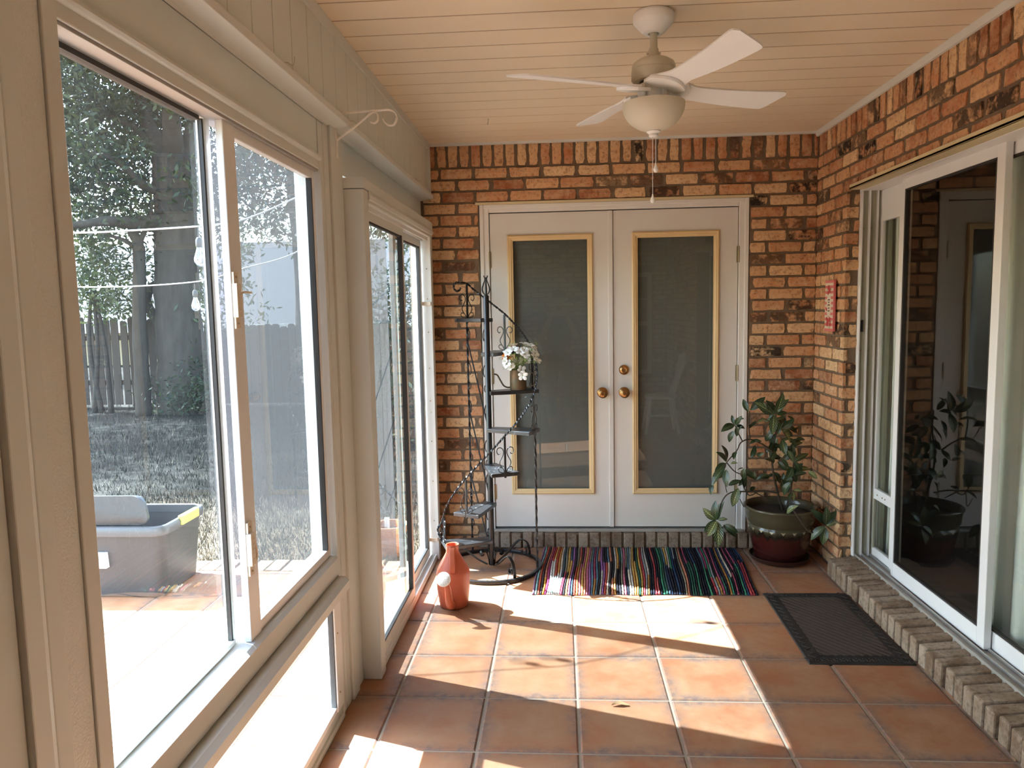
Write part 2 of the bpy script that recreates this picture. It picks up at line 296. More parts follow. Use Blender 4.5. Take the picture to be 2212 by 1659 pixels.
# ------------------------------------------------------------------ mesh builder
class MB:
    def __init__(s): s.v = []; s.f = []; s.a = {}; s.uv = []; s.uvname = None; s.cut = []
    def add(s, vs, fs, **attr):
        o = len(s.v); s.cut.append((o, len(s.f))); s.v += [tuple(map(float, p)) for p in vs]
        for f in fs: s.f.append(tuple(i+o for i in f))
        for k, val in attr.items():
            s.a.setdefault(k, {})
            for j in range(len(s.f)-len(fs), len(s.f)): s.a[k][j] = val
        return o
    def box(s, x0, x1, y0, y1, z0, z1, **kw):
        x0, x1 = sorted((x0, x1)); y0, y1 = sorted((y0, y1)); z0, z1 = sorted((z0, z1))
        s.add([(x0, y0, z0), (x1, y0, z0), (x1, y1, z0), (x0, y1, z0), (x0, y0, z1), (x1, y0, z1), (x1, y1, z1), (x0, y1, z1)],
              [(3, 2, 1, 0), (4, 5, 6, 7), (0, 1, 5, 4), (1, 2, 6, 5), (2, 3, 7, 6), (3, 0, 4, 7)], **kw); return s
    def obox(s, c, ax, ay, az, **kw):            # centre and three half-extent vectors
        c, ax, ay, az = map(Vector, (c, ax, ay, az)); vs = []
        for k in (-1, 1):
            for i, j in ((-1, -1), (1, -1), (1, 1), (-1, 1)): vs.append(c + ax*i + ay*j + az*k)
        s.add(vs, [(3, 2, 1, 0), (4, 5, 6, 7), (0, 1, 5, 4), (1, 2, 6, 5), (2, 3, 7, 6), (3, 0, 4, 7)], **kw); return s
    def prism(s, poly, axis, a, b, **kw):        # 2D polygon extruded along axis 'x','y','z'
        def P(p, t): return {'x': (t, p[0], p[1]), 'y': (p[0], t, p[1]), 'z': (p[0], p[1], t)}[axis]
        n = len(poly); vs = [P(p, a) for p in poly] + [P(p, b) for p in poly]
        s.add(vs, [tuple(range(n))[::-1], tuple(range(n, 2*n))] + [(i, (i+1) % n, n+(i+1) % n, n+i) for i in range(n)], **kw); return s
    def lathe(s, prof, c=(0, 0, 0), seg=32, ax=None, ex=1.0, ey=1.0, **kw):   # prof [(r,z)]
        c = Vector(c); vs = []; fs = []; n = len(prof)
        Q = ax.to_track_quat('Z', 'Y') if ax is not None else None
        for r, z in prof:
            for k in range(seg):
                a = 2*math.pi*k/seg; p = Vector((r*math.cos(a)*ex, r*math.sin(a)*ey, z))
                if Q: p = Q @ p
                vs.append(c + p)
        for i in range(n-1):
            for k in range(seg):
                k2 = (k+1) % seg; fs.append((i*seg+k, i*seg+k2, (i+1)*seg+k2, (i+1)*seg+k))
        if prof[0][0] > 1e-6: fs.append(tuple(range(seg))[::-1])
        if prof[-1][0] > 1e-6: fs.append(tuple((n-1)*seg+k for k in range(seg)))
        s.add(vs, fs, **kw); return s
    def tube(s, pts, r, seg=8, closed=False, twist=0.0, flat=None, up=None, **kw):
        # r: radius or list; flat=(w,t): rectangular bar of half sizes; twist in radians per metre
        P = [Vector(p) for p in pts]; n = len(P); T = []
        for i in range(n):
            if closed: d = P[(i+1) % n] - P[i-1]
            else: d = P[min(i+1, n-1)] - P[max(i-1, 0)]
            T.append(d.normalized() if d.length > 1e-9 else Vector((0, 0, 1)))
        u = Vector(up) if up is not None else (Vector((0, 0, 1)) if abs(T[0].z) < 0.9 else Vector((1, 0, 0)))
        vs = []; fs = []; L = 0; N = 4 if flat else seg
        for i in range(n):
            if up is not None: u = Vector(up)
            u = (u - T[i]*u.dot(T[i]));
            if u.length < 1e-6: u = T[i].orthogonal()
            u.normalize(); w = T[i].cross(u); rr = r[i] if hasattr(r, '__len__') else r
            if i: L += (P[i]-P[i-1]).length
            ph = twist*L
            if flat:
                for a, b in ((-1, -1), (1, -1), (1, 1), (-1, 1)):
                    x, y = a*flat[0], b*flat[1]; xx = x*math.cos(ph)-y*math.sin(ph); yy = x*math.sin(ph)+y*math.cos(ph)
                    vs.append(P[i] + w*xx + u*yy)
            else:
                for k in range(seg):
                    a = 2*math.pi*k/seg + ph; vs.append(P[i] + (u*math.cos(a) + w*math.sin(a))*rr)
        m = n if closed else n-1
        for i in range(m):
            j = (i+1) % n
            for k in range(N): k2 = (k+1) % N; fs.append((i*N+k, i*N+k2, j*N+k2, j*N+k))
        if not closed: fs.append(tuple(range(N))[::-1]); fs.append(tuple((n-1)*N+k for k in range(N)))
        s.add(vs, fs, **kw); return s
    def sphere(s, c, r, seg=12, ring=8, sc=(1, 1, 1), **kw):
        c = Vector(c); prof = [(max(1e-7, math.sin(math.pi*i/ring)), -math.cos(math.pi*i/ring)) for i in range(ring+1)]
        vs = []; fs = []
        for q, z in prof:
            for k in range(seg):
                a = 2*math.pi*k/seg; vs.append((c.x+r*sc[0]*q*math.cos(a), c.y+r*sc[1]*q*math.sin(a), c.z+r*sc[2]*z))
        for i in range(ring):
            for k in range(seg): k2 = (k+1) % seg; fs.append((i*seg+k, i*seg+k2, (i+1)*seg+k2, (i+1)*seg+k))
        s.add(vs, fs, **kw); return s
    def each(s, name, m, parent, n=1, **kw):
        """one object per n consecutive pieces added"""
        cuts = s.cut[::n] + [(len(s.v), len(s.f))]; r = []
        for (v0, f0), (v1, f1) in zip(cuts[:-1], cuts[1:]):
            q = MB(); q.v = s.v[v0:v1]; q.f = [tuple(i-v0 for i in f) for f in s.f[f0:f1]]; q.a = {k: {i-f0: val for i, val in d.items() if f0 <= i < f1} for k, d in s.a.items()}
            r.append(q.build(name, m, parent, **kw))
        return r
    def build(s, name, m, parent=None, smooth=False, bevel=0.0, bseg=2, org=None, subsurf=0, angle=40):
        me = bpy.data.meshes.new(name)
        L = Vector((0, 0, 0))
        if parent is not None: L = WORLD[parent.name]
        if org is not None: L = Vector(org)
        vv = [(a-L.x, b-L.y, c-L.z) for a, b, c in s.v]
        me.from_pydata(vv, [], s.f); me.update()
        for k, d in s.a.items():
            first = next(iter(d.values()))
            if hasattr(first, '__len__'):
                at = me.attributes.new(k, 'FLOAT_COLOR', 'FACE'); arr = np.zeros((len(s.f), 4), np.float32); arr[:, 3] = 1
                for i, val in d.items(): arr[i, :3] = val
                at.data.foreach_set('color', arr.ravel())
            else:
                at = me.attributes.new(k, 'FLOAT', 'FACE'); arr = np.zeros(len(s.f), np.float32)
                for i, val in d.items(): arr[i] = val
                at.data.foreach_set('value', arr)
        if s.uvname:
            uvl = me.uv_layers.new(name=s.uvname); fl = np.zeros((len(me.loops), 2), np.float32)
            vi = np.zeros(len(me.loops), np.int32); me.loops.foreach_get('vertex_index', vi); fl[:] = np.array(s.uv, np.float32)[vi]; uvl.data.foreach_set('uv', fl.ravel())
        o = bpy.data.objects.new(name, me); me.materials.append(MATS[m] if isinstance(m, str) else m)
        COL.objects.link(o)
        if org is not None and parent is None: o.location = L
        if parent is not None:
            o.parent = parent
            if org is not None: o.location = L - WORLD[parent.name]
        WORLD[o.name] = L
        if smooth:
            me.polygons.foreach_set('use_smooth', [True]*len(me.polygons))
            try: me.set_sharp_from_angle(angle=math.radians(angle))
            except Exception: pass
        if bevel:
            b = o.modifiers.new('bevel', 'BEVEL'); b.width = bevel; b.segments = bseg; b.limit_method = 'ANGLE'; b.angle_limit = math.radians(50)
        if subsurf:
            q = o.modifiers.new('subdivision', 'SUBSURF'); q.levels = subsurf; q.render_levels = subsurf
        return o
WORLD = {}
def tag(o, label, cat, group=None, kind=None):
    o['label'] = label; o['category'] = cat
    if group: o['group'] = group
    if kind: o['kind'] = kind
    return o
def thing(name, loc, label, cat, group=None, kind=None):
    o = bpy.data.objects.new(name, None); o.empty_display_size = 0.1; COL.objects.link(o); o.location = loc; WORLD[o.name] = Vector(loc)
    return tag(o, label, cat, group, kind)
def struct(o, label, cat): return tag(o, label, cat, kind='structure')
def bez(p, n=12):   # Catmull-Rom through points
    P = [Vector(q) for q in p]; P = [2*P[0]-P[1]] + P + [2*P[-1]-P[-2]]; out = []
    for i in range(1, len(P)-2):
        for k in range(n):
            t = k/n; a, b, c, d = P[i-1], P[i], P[i+1], P[i+2]
            out.append(0.5*((2*b)+(c-a)*t+(2*a-5*b+4*c-d)*t*t+(-a+3*b-3*c+d)*t**3))
    out.append(P[-2]); return out

# ------------------------------------------------------------------ bricks
def brick_face(mb, mo, O, U, V, N, spans, course=0.0714, length=0.214, joint=0.0125, seed=1, sooty=0.10, z0=0.0, depth=0.012, zlimit=None):
    """lays bricks on plane O + u*U + v*V facing N. spans(v0,v1)->list of (u0,u1)."""
    rr = random.Random(seed); O, U, V, N = map(Vector, (O, U, V, N))
    v = z0; row = 0
    while v < zlimit-0.012:
        v1 = min(v+course, zlimit)
        for (a, b) in spans(v, v1):
            off = (row % 2)*length*0.5 + rr.uniform(-0.012, 0.012); k = math.floor((a-off)/length)
            while off+k*length < b:
                p = max(a, off+k*length+joint*0.5*rr.uniform(0.5, 1.5)); q = min(b, off+(k+1)*length-joint*0.5*rr.uniform(0.5, 1.5)); k += 1
                if q-p < 0.03: continue
                one_brick(mb, rr, O, U, V, N, p, q, v+joint*0.45, v1-joint*0.45, depth, sooty)
        v += course; row += 1
def one_brick(mb, rr, O, U, V, N, p, q, v, v1, depth, sooty):
    nx = max(2, int(round((q-p)/0.028))); nz = max(2, int(round((v1-v)/0.028)))
    tone = min(1, max(0, rr.gauss(0.52, 0.30))); soot = rr.uniform(0.6, 1.0) if rr.random() < sooty else 0.0
    d0 = rr.uniform(0.0, 0.004); vs = []; fs = []; rag = rr.random()
    for j in range(nz+1):
        for i in range(nx+1):
            e = (i in (0, nx)) or (j in (0, nz)); u_ = p+(q-p)*i/nx; w_ = v+(v1-v)*j/nz
            if e:
                cor = (i in (0, nx)) and (j in (0, nz)); amt = 0.0045*rag+0.0015
                if i == 0: u_ += rr.uniform(0, amt*2)+(0.004 if cor else 0)
                if i == nx: u_ -= rr.uniform(0, amt*2)+(0.004 if cor else 0)
                if j == 0: w_ += rr.uniform(0, amt)
                if j == nz: w_ -= rr.uniform(0, amt)
            d = depth-d0-(rr.uniform(0.002, 0.006) if e else rr.uniform(0, 0.0012))
            vs.append(O+U*u_+V*w_+N*d)
    n1 = nx+1
    for j in range(nz):
        for i in range(nx): fs.append((j*n1+i, j*n1+i+1, (j+1)*n1+i+1, (j+1)*n1+i))
    ring = [i for i in range(n1)] + [j*n1+nx for j in range(1, nz+1)] + [nz*n1+i for i in range(nx-1, -1, -1)] + [j*n1 for j in range(nz-1, 0, -1)]
    base = len(vs)
    for i in ring: vs.append(vs[i]-N*(depth+0.004))
    m = len(ring)
    for a in range(m): b = (a+1) % m; fs.append((ring[a], base+a, base+b, ring[b]))
    mb.add(vs, fs, tone=tone, soot=soot)
def soldier(mb, O, U, V, N, a, b, v0, v1, pitch, seed, depth=0.012, joint=0.012, sooty=0.12):
    rr = random.Random(seed); O, U, V, N = map(Vector, (O, U, V, N)); k = 0
    while a+k*pitch < b-0.02:
        p = a+k*pitch+joint/2; q = min(b, a+(k+1)*pitch-joint/2); k += 1
        one_brick(mb, rr, O, U, V, N, p, q, v0, v1, depth, sooty)
# ------------------------------------------------------------------ room shell
XL, XR, ZC, YB, YN = -0.86, 1.57, 2.58, 0.0, -6.4

def tiles(mb, x0, y0, T, rng, z, grout=0.009, seed=3, clip=None):
    rr = random.Random(seed); mb.uvname = 'tile'
    for i in range(*rng[0]):
        for j in range(*rng[1]):
            a, b, c, d = x0+i*T+grout/2, x0+(i+1)*T-grout/2, y0+j*T+grout/2, y0+(j+1)*T-grout/2
            if clip: a, b, c, d = max(a, clip[0]), min(b, clip[1]), max(c, clip[2]), min(d, clip[3])
            if b-a < 0.015 or d-c < 0.015: continue
            tone = rr.random(); e = 0.006
            U = lambda x, y: ((x-x0)/T-i, (y-y0)/T-j)
            top = [(a+e, c+e, z), (b-e, c+e, z), (b-e, d-e, z), (a+e, d-e, z)]; low = [(a, c, z-0.004), (b, c, z-0.004), (b, d, z-0.004), (a, d, z-0.004)]
            bot = [(a, c, z-0.012), (b, c, z-0.012), (b, d, z-0.012), (a, d, z-0.012)]
            vs = top+low+bot; mb.add(vs, [(0, 1, 2, 3)]+[(4+k, 4+(k+1) % 4, (k+1) % 4, k) for k in range(4)]+[(8+k, 8+(k+1) % 4, 4+(k+1) % 4, 4+k) for k in range(4)], tone=tone)
            mb.uv += [U(p[0], p[1]) for p in vs]
TX0, TY0, TT = 0.0484, -1.9316, 0.3644
mb = MB(); mb.box(-0.95, 1.75, YN-0.1, 0.1, -0.12, -0.005)
fl = struct(mb.build('floor', 'concrete'), 'porch floor of square terracotta tiles with sandy grout', 'floor')
mb = MB(); tiles(mb, TX0, TY0, TT, ((-4, 6), (-14, 7)), 0.0, clip=(-0.90, 1.57, YN, 0.0)); mb.build('tiles', 'tile', fl)

# ceiling: planks across the room
mb = MB(); y = -0.337+3*0.155; g = 0.0045
while y > YN:
    a, b = y-0.155, y
    if a < 0.02:
        b2 = min(b, 0.03)
        mb.prism([(a+g, ZC), (b2-g, ZC), (b2-0.0035, ZC+0.003), (b2-0.0035, ZC+0.02), (a+0.0035, ZC+0.02), (a+0.0035, ZC+0.003)], 'x', -0.83, 1.60)
    y -= 0.155
ce = struct(mb.build('ceiling', 'ceiling'), 'cream painted plank ceiling of the porch', 'ceiling')
mb = MB(); mb.box(-0.95, 1.75, YN-0.1, 0.1, ZC+0.02, ZC+0.06); y = -0.337+3*0.155
while y > YN:
    if y < 0: mb.box(-0.83, 1.60, y-0.0036, y+0.0036, ZC+0.0015, ZC+0.022)
    y -= 0.155
mb.build('joist_backing', 'gap_wood', ce)
mb = MB(); mb.box(-0.95, 1.9, YN-0.2, 0.25, 2.66, 2.74); mb.box(-1.12, -0.82, YN-0.2, 0.25, 2.56, 2.74)
struct(mb.build('roof', 'fascia'), 'porch roof edge above the left wall', 'roof')

# back wall
DL, DR, DT = -0.505, 1.172, 2.215
SOL = 2.432
mb = MB(); mb.box(-0.95, DL, -0.018, 0.12, 0, ZC); mb.box(DR, 1.75, -0.018, 0.12, 0, ZC); mb.box(DL, DR, -0.018, 0.12, DT, ZC)
wb = struct(mb.build('wall_back', 'mortar'), 'brick wall around the double glazed doors', 'wall')
mb = MB()
def sp_back(v0, v1):
    if v0 >= DT-0.055: return [(-0.86, 1.575)]
    return [(-0.86, DL), (DR, 1.575)]
brick_face(mb, mo=None, O=(0, -0.018, 0), U=(1, 0, 0), V=(0, 0, 1), N=(0, -1, 0), spans=lambda a, b: [(p, q) for p, q in sp_back(a, b)], seed=11, zlimit=SOL, z0=SOL-34*0.0714, sooty=0.17)
soldier(mb, (0, -0.018, 0), (1, 0, 0), (0, 0, 1), (0, -1, 0), -0.84, 1.575, SOL+0.006, ZC+0.03, 0.0722, 12)
mb.build('bricks', 'brick', wb)
mb = MB(); mb.box(DL-0.02, DR+0.02, -0.026, 0.02, DT-0.012, DT+0.004)
struct(mb.build('trim_lintel', 'lintel', bevel=0.002), 'thin yellow painted lintel over the double doors', 'trim')
# threshold: row of bricks on edge + sill
mb = MB(); rr = random.Random(5); x = DL-0.05
while x < DR+0.05:
    h = rr.uniform(-0.003, 0.003)
    mb.box(x+0.006, x+0.066, -0.062+h, 0.05, 0.002, 0.098+h, tone=rr.random()); x += 0.0722
ts = struct(mb.build('trim_threshold', 'step_brick', bevel=0.006), 'threshold of bricks on edge under the double doors', 'threshold')
mb = MB(); mb.box(DL-0.05, DR+0.05, -0.05, 0.05, 0.0, 0.092); mb.build('mortar_bed', 'mortar', ts)
mb = MB(); mb.box(DL+0.02, DR-0.02, -0.03, 0.06, 0.098, 0.116); mb.build('door_sill', 'grey_alu', ts, bevel=0.003)

# right wall: pier, lintel wall, rear part
OY0, OY1, OT = -0.50, -4.0, 2.158
mb = MB(); mb.box(1.582, 1.75, OY0+0.012, 0.1, 0, ZC); mb.box(1.582, 1.75, OY1, OY0+0.012, OT, ZC); mb.box(1.582, 1.75, YN-0.1, OY1, 0, ZC)
wr = struct(mb.build('wall_right', 'mortar'), 'brick wall with the wide sliding glass doors', 'wall')
mb = MB()
def sp_right(v0, v1):
    if v0 >= OT-0.03: return [(0.0, 6.4)]
    return [(0.0, 0.502), (4.0, 6.4)]
brick_face(mb, None, (1.582, 0, 0), (0, -1, 0), (0, 0, 1), (-1, 0, 0), sp_right, seed=23, zlimit=SOL, z0=SOL-34*0.0714, sooty=0.13)
soldier(mb, (1.582, 0, 0), (0, -1, 0), (0, 0, 1), (-1, 0, 0), 0.02, 6.4, SOL+0.006, ZC+0.03, 0.0722, 24)
brick_face(mb, None, (0, OY0+0.012, 0), (1, 0, 0), (0, 0, 1), (0, -1, 0), lambda a, b: [(1.571, 1.65)], seed=29, zlimit=OT, z0=SOL-34*0.0714, sooty=0.13)
mb.build('bricks', 'brick', wr)
mb = MB(); mb.box(1.562, 1.66, OY1, OY0-0.06, OT-0.006, OT+0.006); mb.box(1.562, 1.572, OY1, OY0-0.06, OT-0.006, OT+0.02)
struct(mb.build('trim_lintel_right', 'lintel', bevel=0.002), 'yellow painted steel lintel over the sliding doors', 'trim')
# step of bricks on edge
mb = MB(); rr = random.Random(9); y = OY0-0.02
while y > -4.1:
    h = rr.uniform(-0.004, 0.004); d = rr.uniform(-0.005, 0.005)
    vs = [(1.506+d, y-0.063, 0.002), (1.67, y-0.063, 0.002), (1.67, y-0.003, 0.002), (1.506+d, y-0.003, 0.002),
          (1.508+d, y-0.063, 0.098+h), (1.67, y-0.063, 0.112+h), (1.67, y-0.003, 0.112+h), (1.508+d, y-0.003, 0.098+h)]
    mb.add(vs, [(3, 2, 1, 0), (4, 5, 6, 7), (0, 1, 5, 4), (1, 2, 6, 5), (2, 3, 7, 6), (3, 0, 4, 7)], tone=rr.random()); y -= 0.0722
st = struct(mb.build('trim_step', 'step_brick', bevel=0.008), 'step of worn bricks on edge below the sliding doors', 'step')
mb = MB(); mb.box(1.525, 1.75, -4.1, OY0, 0.0, 0.080); mb.build('mortar_bed', 'mortar', st)
# sliding door tracks
mb = MB(); mb.box(1.655, 1.86, -4.0, OY0+0.01, 0.085, 0.108)
for xx in (1.66, 1.70, 1.742, 1.786, 1.83): mb.box(xx-0.003, xx+0.003, -4.0, OY0+0.01, 0.108, 0.122)
tr = struct(mb.build('trim_track', 'grey_alu', bevel=0.0015), 'worn aluminium track of the sliding doors', 'door track')
# jamb with channels at the far side
mb = MB(); mb.box(1.648, 1.82, OY0-0.004, OY0+0.05, 0.10, 2.16)
jm = struct(mb.build('trim_jamb', 'tan_alu'), 'ribbed jamb of the sliding doors beside the brick pier', 'door jamb')
mb = MB()
for xx, dp in ((1.650, 0.02), (1.690, 0.022), (1.733, 0.018)): mb.box(xx-0.0035, xx+0.0035, OY0-0.004-dp, OY0+0.02, 0.108, 2.16)
mb.each('channel_rib', 'white_alu', jm, bevel=0.001)
mb = MB(); mb.box(1.658, 1.674, OY0-0.016, OY0, 1.385, 1.45); mb.build('strike', 'black_plastic', jm, bevel=0.002)
mb = MB()
for xx in (1.664, 1.706):
    for z in (0.55, 1.0, 1.28, 1.95): mb.sphere((xx, OY0-0.006, z), 0.004, 8, 6)
mb.each('screw', 'hinge', jm)
mb = MB(); mb.box(1.648, 1.82, -4.0, OY0, 2.152, 2.215); mb.box(1.640, 1.66, -4.0, OY0, 2.150, 2.20)
struct(mb.build('trim_head', 'white_alu', bevel=0.003), 'white head frame of the sliding doors', 'door frame')

def sash(name, x, y0, y1, z0, z1, stile0, stile1, rail_b, rail_t, th, label, m='white_alu', glass='glass_clear', cat='sliding door', gasket=0.012):
    """panel in a plane of constant x; y0 is the far (larger) side"""
    mb = MB(); h = th/2
    mb.box(x-h, x+h, y0-stile0, y0, z0, z1); mb.box(x-h, x+h, y1, y1+stile1, z0, z1)
    mb.box(x-h, x+h, y1+stile1, y0-stile0, z0, z0+rail_b); mb.box(x-h, x+h, y1+stile1, y0-stile0, z1-rail_t, z1)
    o = struct(mb.build(name, m, bevel=0.003), label, cat)
    a, b, c, d = y1+stile1, y0-stile0, z0+rail_b, z1-rail_t
    mb = MB(); mb.box(x-0.002, x+0.002, a-0.003, b+0.003, c-0.003, d+0.003); mb.build('pane', glass, o)
    if gasket:
        g = gasket; mb = MB(); k = h*0.75
        mb.box(x-k, x+k, a, a+g, c, d); mb.box(x-k, x+k, b-g, b, c, d); mb.box(x-k, x+k, a+g, b-g, c, c+g*0.6); mb.box(x-k, x+k, a+g, b-g, d-g*0.6, d)
        mb.build('gasket', 'gasket', o)
    return o
# pet door insert
mb = MB(); x, h = 1.765, 0.012
mb.box(x-h, x+h, -0.525, -0.49, 0.115, 2.152); mb.box(x-h-0.008, x+h, -0.825, -0.752, 0.115, 2.152)
mb.box(x-h, x+h, -0.752, -0.525, 1.985, 2.152); mb.box(x-h, x+h, -0.752, -0.525, 0.445, 0.505); mb.box(x-h, x+h, -0.752, -0.525, 0.115, 0.165)
d3 = struct(mb.build('door_1', 'white_alu', bevel=0.003), 'narrow white pet door insert beside the brick pier', 'pet door')
mb = MB(); mb.box(x-0.002, x+0.002, -0.755, -0.522, 0.50, 1.99); mb.build('pane', 'glass_clear', d3)
mb = MB(); mb.box(x-0.004, x+0.004, -0.748, -0.529, 0.168, 0.442); mb.build('flap', 'glass_clear', d3)
mb = MB(); mb.box(x-h-0.004, x-h+0.004, -0.752, -0.738, 0.165, 0.445); mb.box(x-h-0.004, x-h+0.004, -0.539, -0.525, 0.165, 0.445); mb.build('flap_frame', 'tan_alu', d3)
mb = MB()
for yy in (-0.57, -0.635, -0.67): mb.sphere((x-h-0.001, yy, 0.475), 0.004, 8, 6)
mb.each('screw', 'hinge', d3)
mb = MB(); mb.box(x-h-0.014, x-h-0.006, -0.80, -0.785, 0.93, 1.23); mb.build('pull', 'white_alu', d3, bevel=0.002)
d4 = sash('door_2', 1.735, -0.835, -1.705, 0.113, 2.155, 0.022, 0.055, 0.075, 0.05, 0.03, 'white framed sliding glass door, the one before the dark room')
d5 = sash('door_3', 1.772, -1.575, -2.75, 0.113, 2.155, 0.055, 0.055, 0.075, 0.05, 0.03, 'white framed sliding glass door with pale curtain behind')
d6 = sash('door_4', 1.735, -2.74, -4.0, 0.113, 2.155, 0.055, 0.055, 0.075, 0.05, 0.03, 'white framed sliding glass door nearest the rear brick wall')
# dark room behind the double doors
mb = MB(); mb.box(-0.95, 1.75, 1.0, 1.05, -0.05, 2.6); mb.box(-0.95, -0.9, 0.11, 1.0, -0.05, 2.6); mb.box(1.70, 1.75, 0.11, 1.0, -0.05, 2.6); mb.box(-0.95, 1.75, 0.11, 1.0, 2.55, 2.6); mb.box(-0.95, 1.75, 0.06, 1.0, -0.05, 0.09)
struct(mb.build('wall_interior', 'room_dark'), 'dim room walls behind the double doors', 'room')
# dark room behind the sliding doors
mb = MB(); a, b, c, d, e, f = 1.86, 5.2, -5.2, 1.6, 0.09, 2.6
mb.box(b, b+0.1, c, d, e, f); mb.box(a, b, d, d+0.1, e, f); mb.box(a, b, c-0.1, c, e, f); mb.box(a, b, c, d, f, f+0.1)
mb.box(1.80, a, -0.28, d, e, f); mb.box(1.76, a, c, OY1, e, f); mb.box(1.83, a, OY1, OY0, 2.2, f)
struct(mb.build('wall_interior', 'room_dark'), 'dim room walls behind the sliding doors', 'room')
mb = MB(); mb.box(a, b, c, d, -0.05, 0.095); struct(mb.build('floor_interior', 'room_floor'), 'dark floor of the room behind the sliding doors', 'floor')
def curtain(name, x, y0, y1, z0, z1, n, amp, label, seed):
    rr = random.Random(seed); mb = MB(); vs = []; fs = []; K = n*10; Z = 10
    ph = [rr.uniform(-0.6, 0.6) for _ in range(n+1)]
    for i in range(K+1):
        t = i/K; yy = y0+(y1-y0)*t
        for j in range(Z+1):
            s_ = j/Z; am = amp*(0.75+0.35*s_); dx = am*math.sin(t*n*2*math.pi + ph[int(t*n)]*s_*0.3) + 0.01*math.sin(t*9+s_*3)
            vs.append((x+dx, yy+0.012*math.sin(t*n*4*math.pi+1)*(1-s_*0.5), z1+(z0-z1)*s_))
    for i in range(K):
        for j in range(Z): q = i*(Z+1)+j; fs.append((q, q+1, q+Z+2, q+Z+1))
    mb.add(vs, fs); o = mb.build(name, 'curtain', None, True, angle=180)
    so = o.modifiers.new('thickness', 'SOLIDIFY'); so.thickness = 0.003
    return tag(o, label, 'curtain')
curtain('curtain', 1.850, -1.44, -3.3, 0.11, 2.35, 11, 0.026, 'pale floor length curtain behind the near sliding door', 1)
curtain('curtain', 1.845, -0.30, -0.62, 0.11, 2.35, 4, 0.02, 'pale curtain bunched behind the narrow pet door insert', 2)

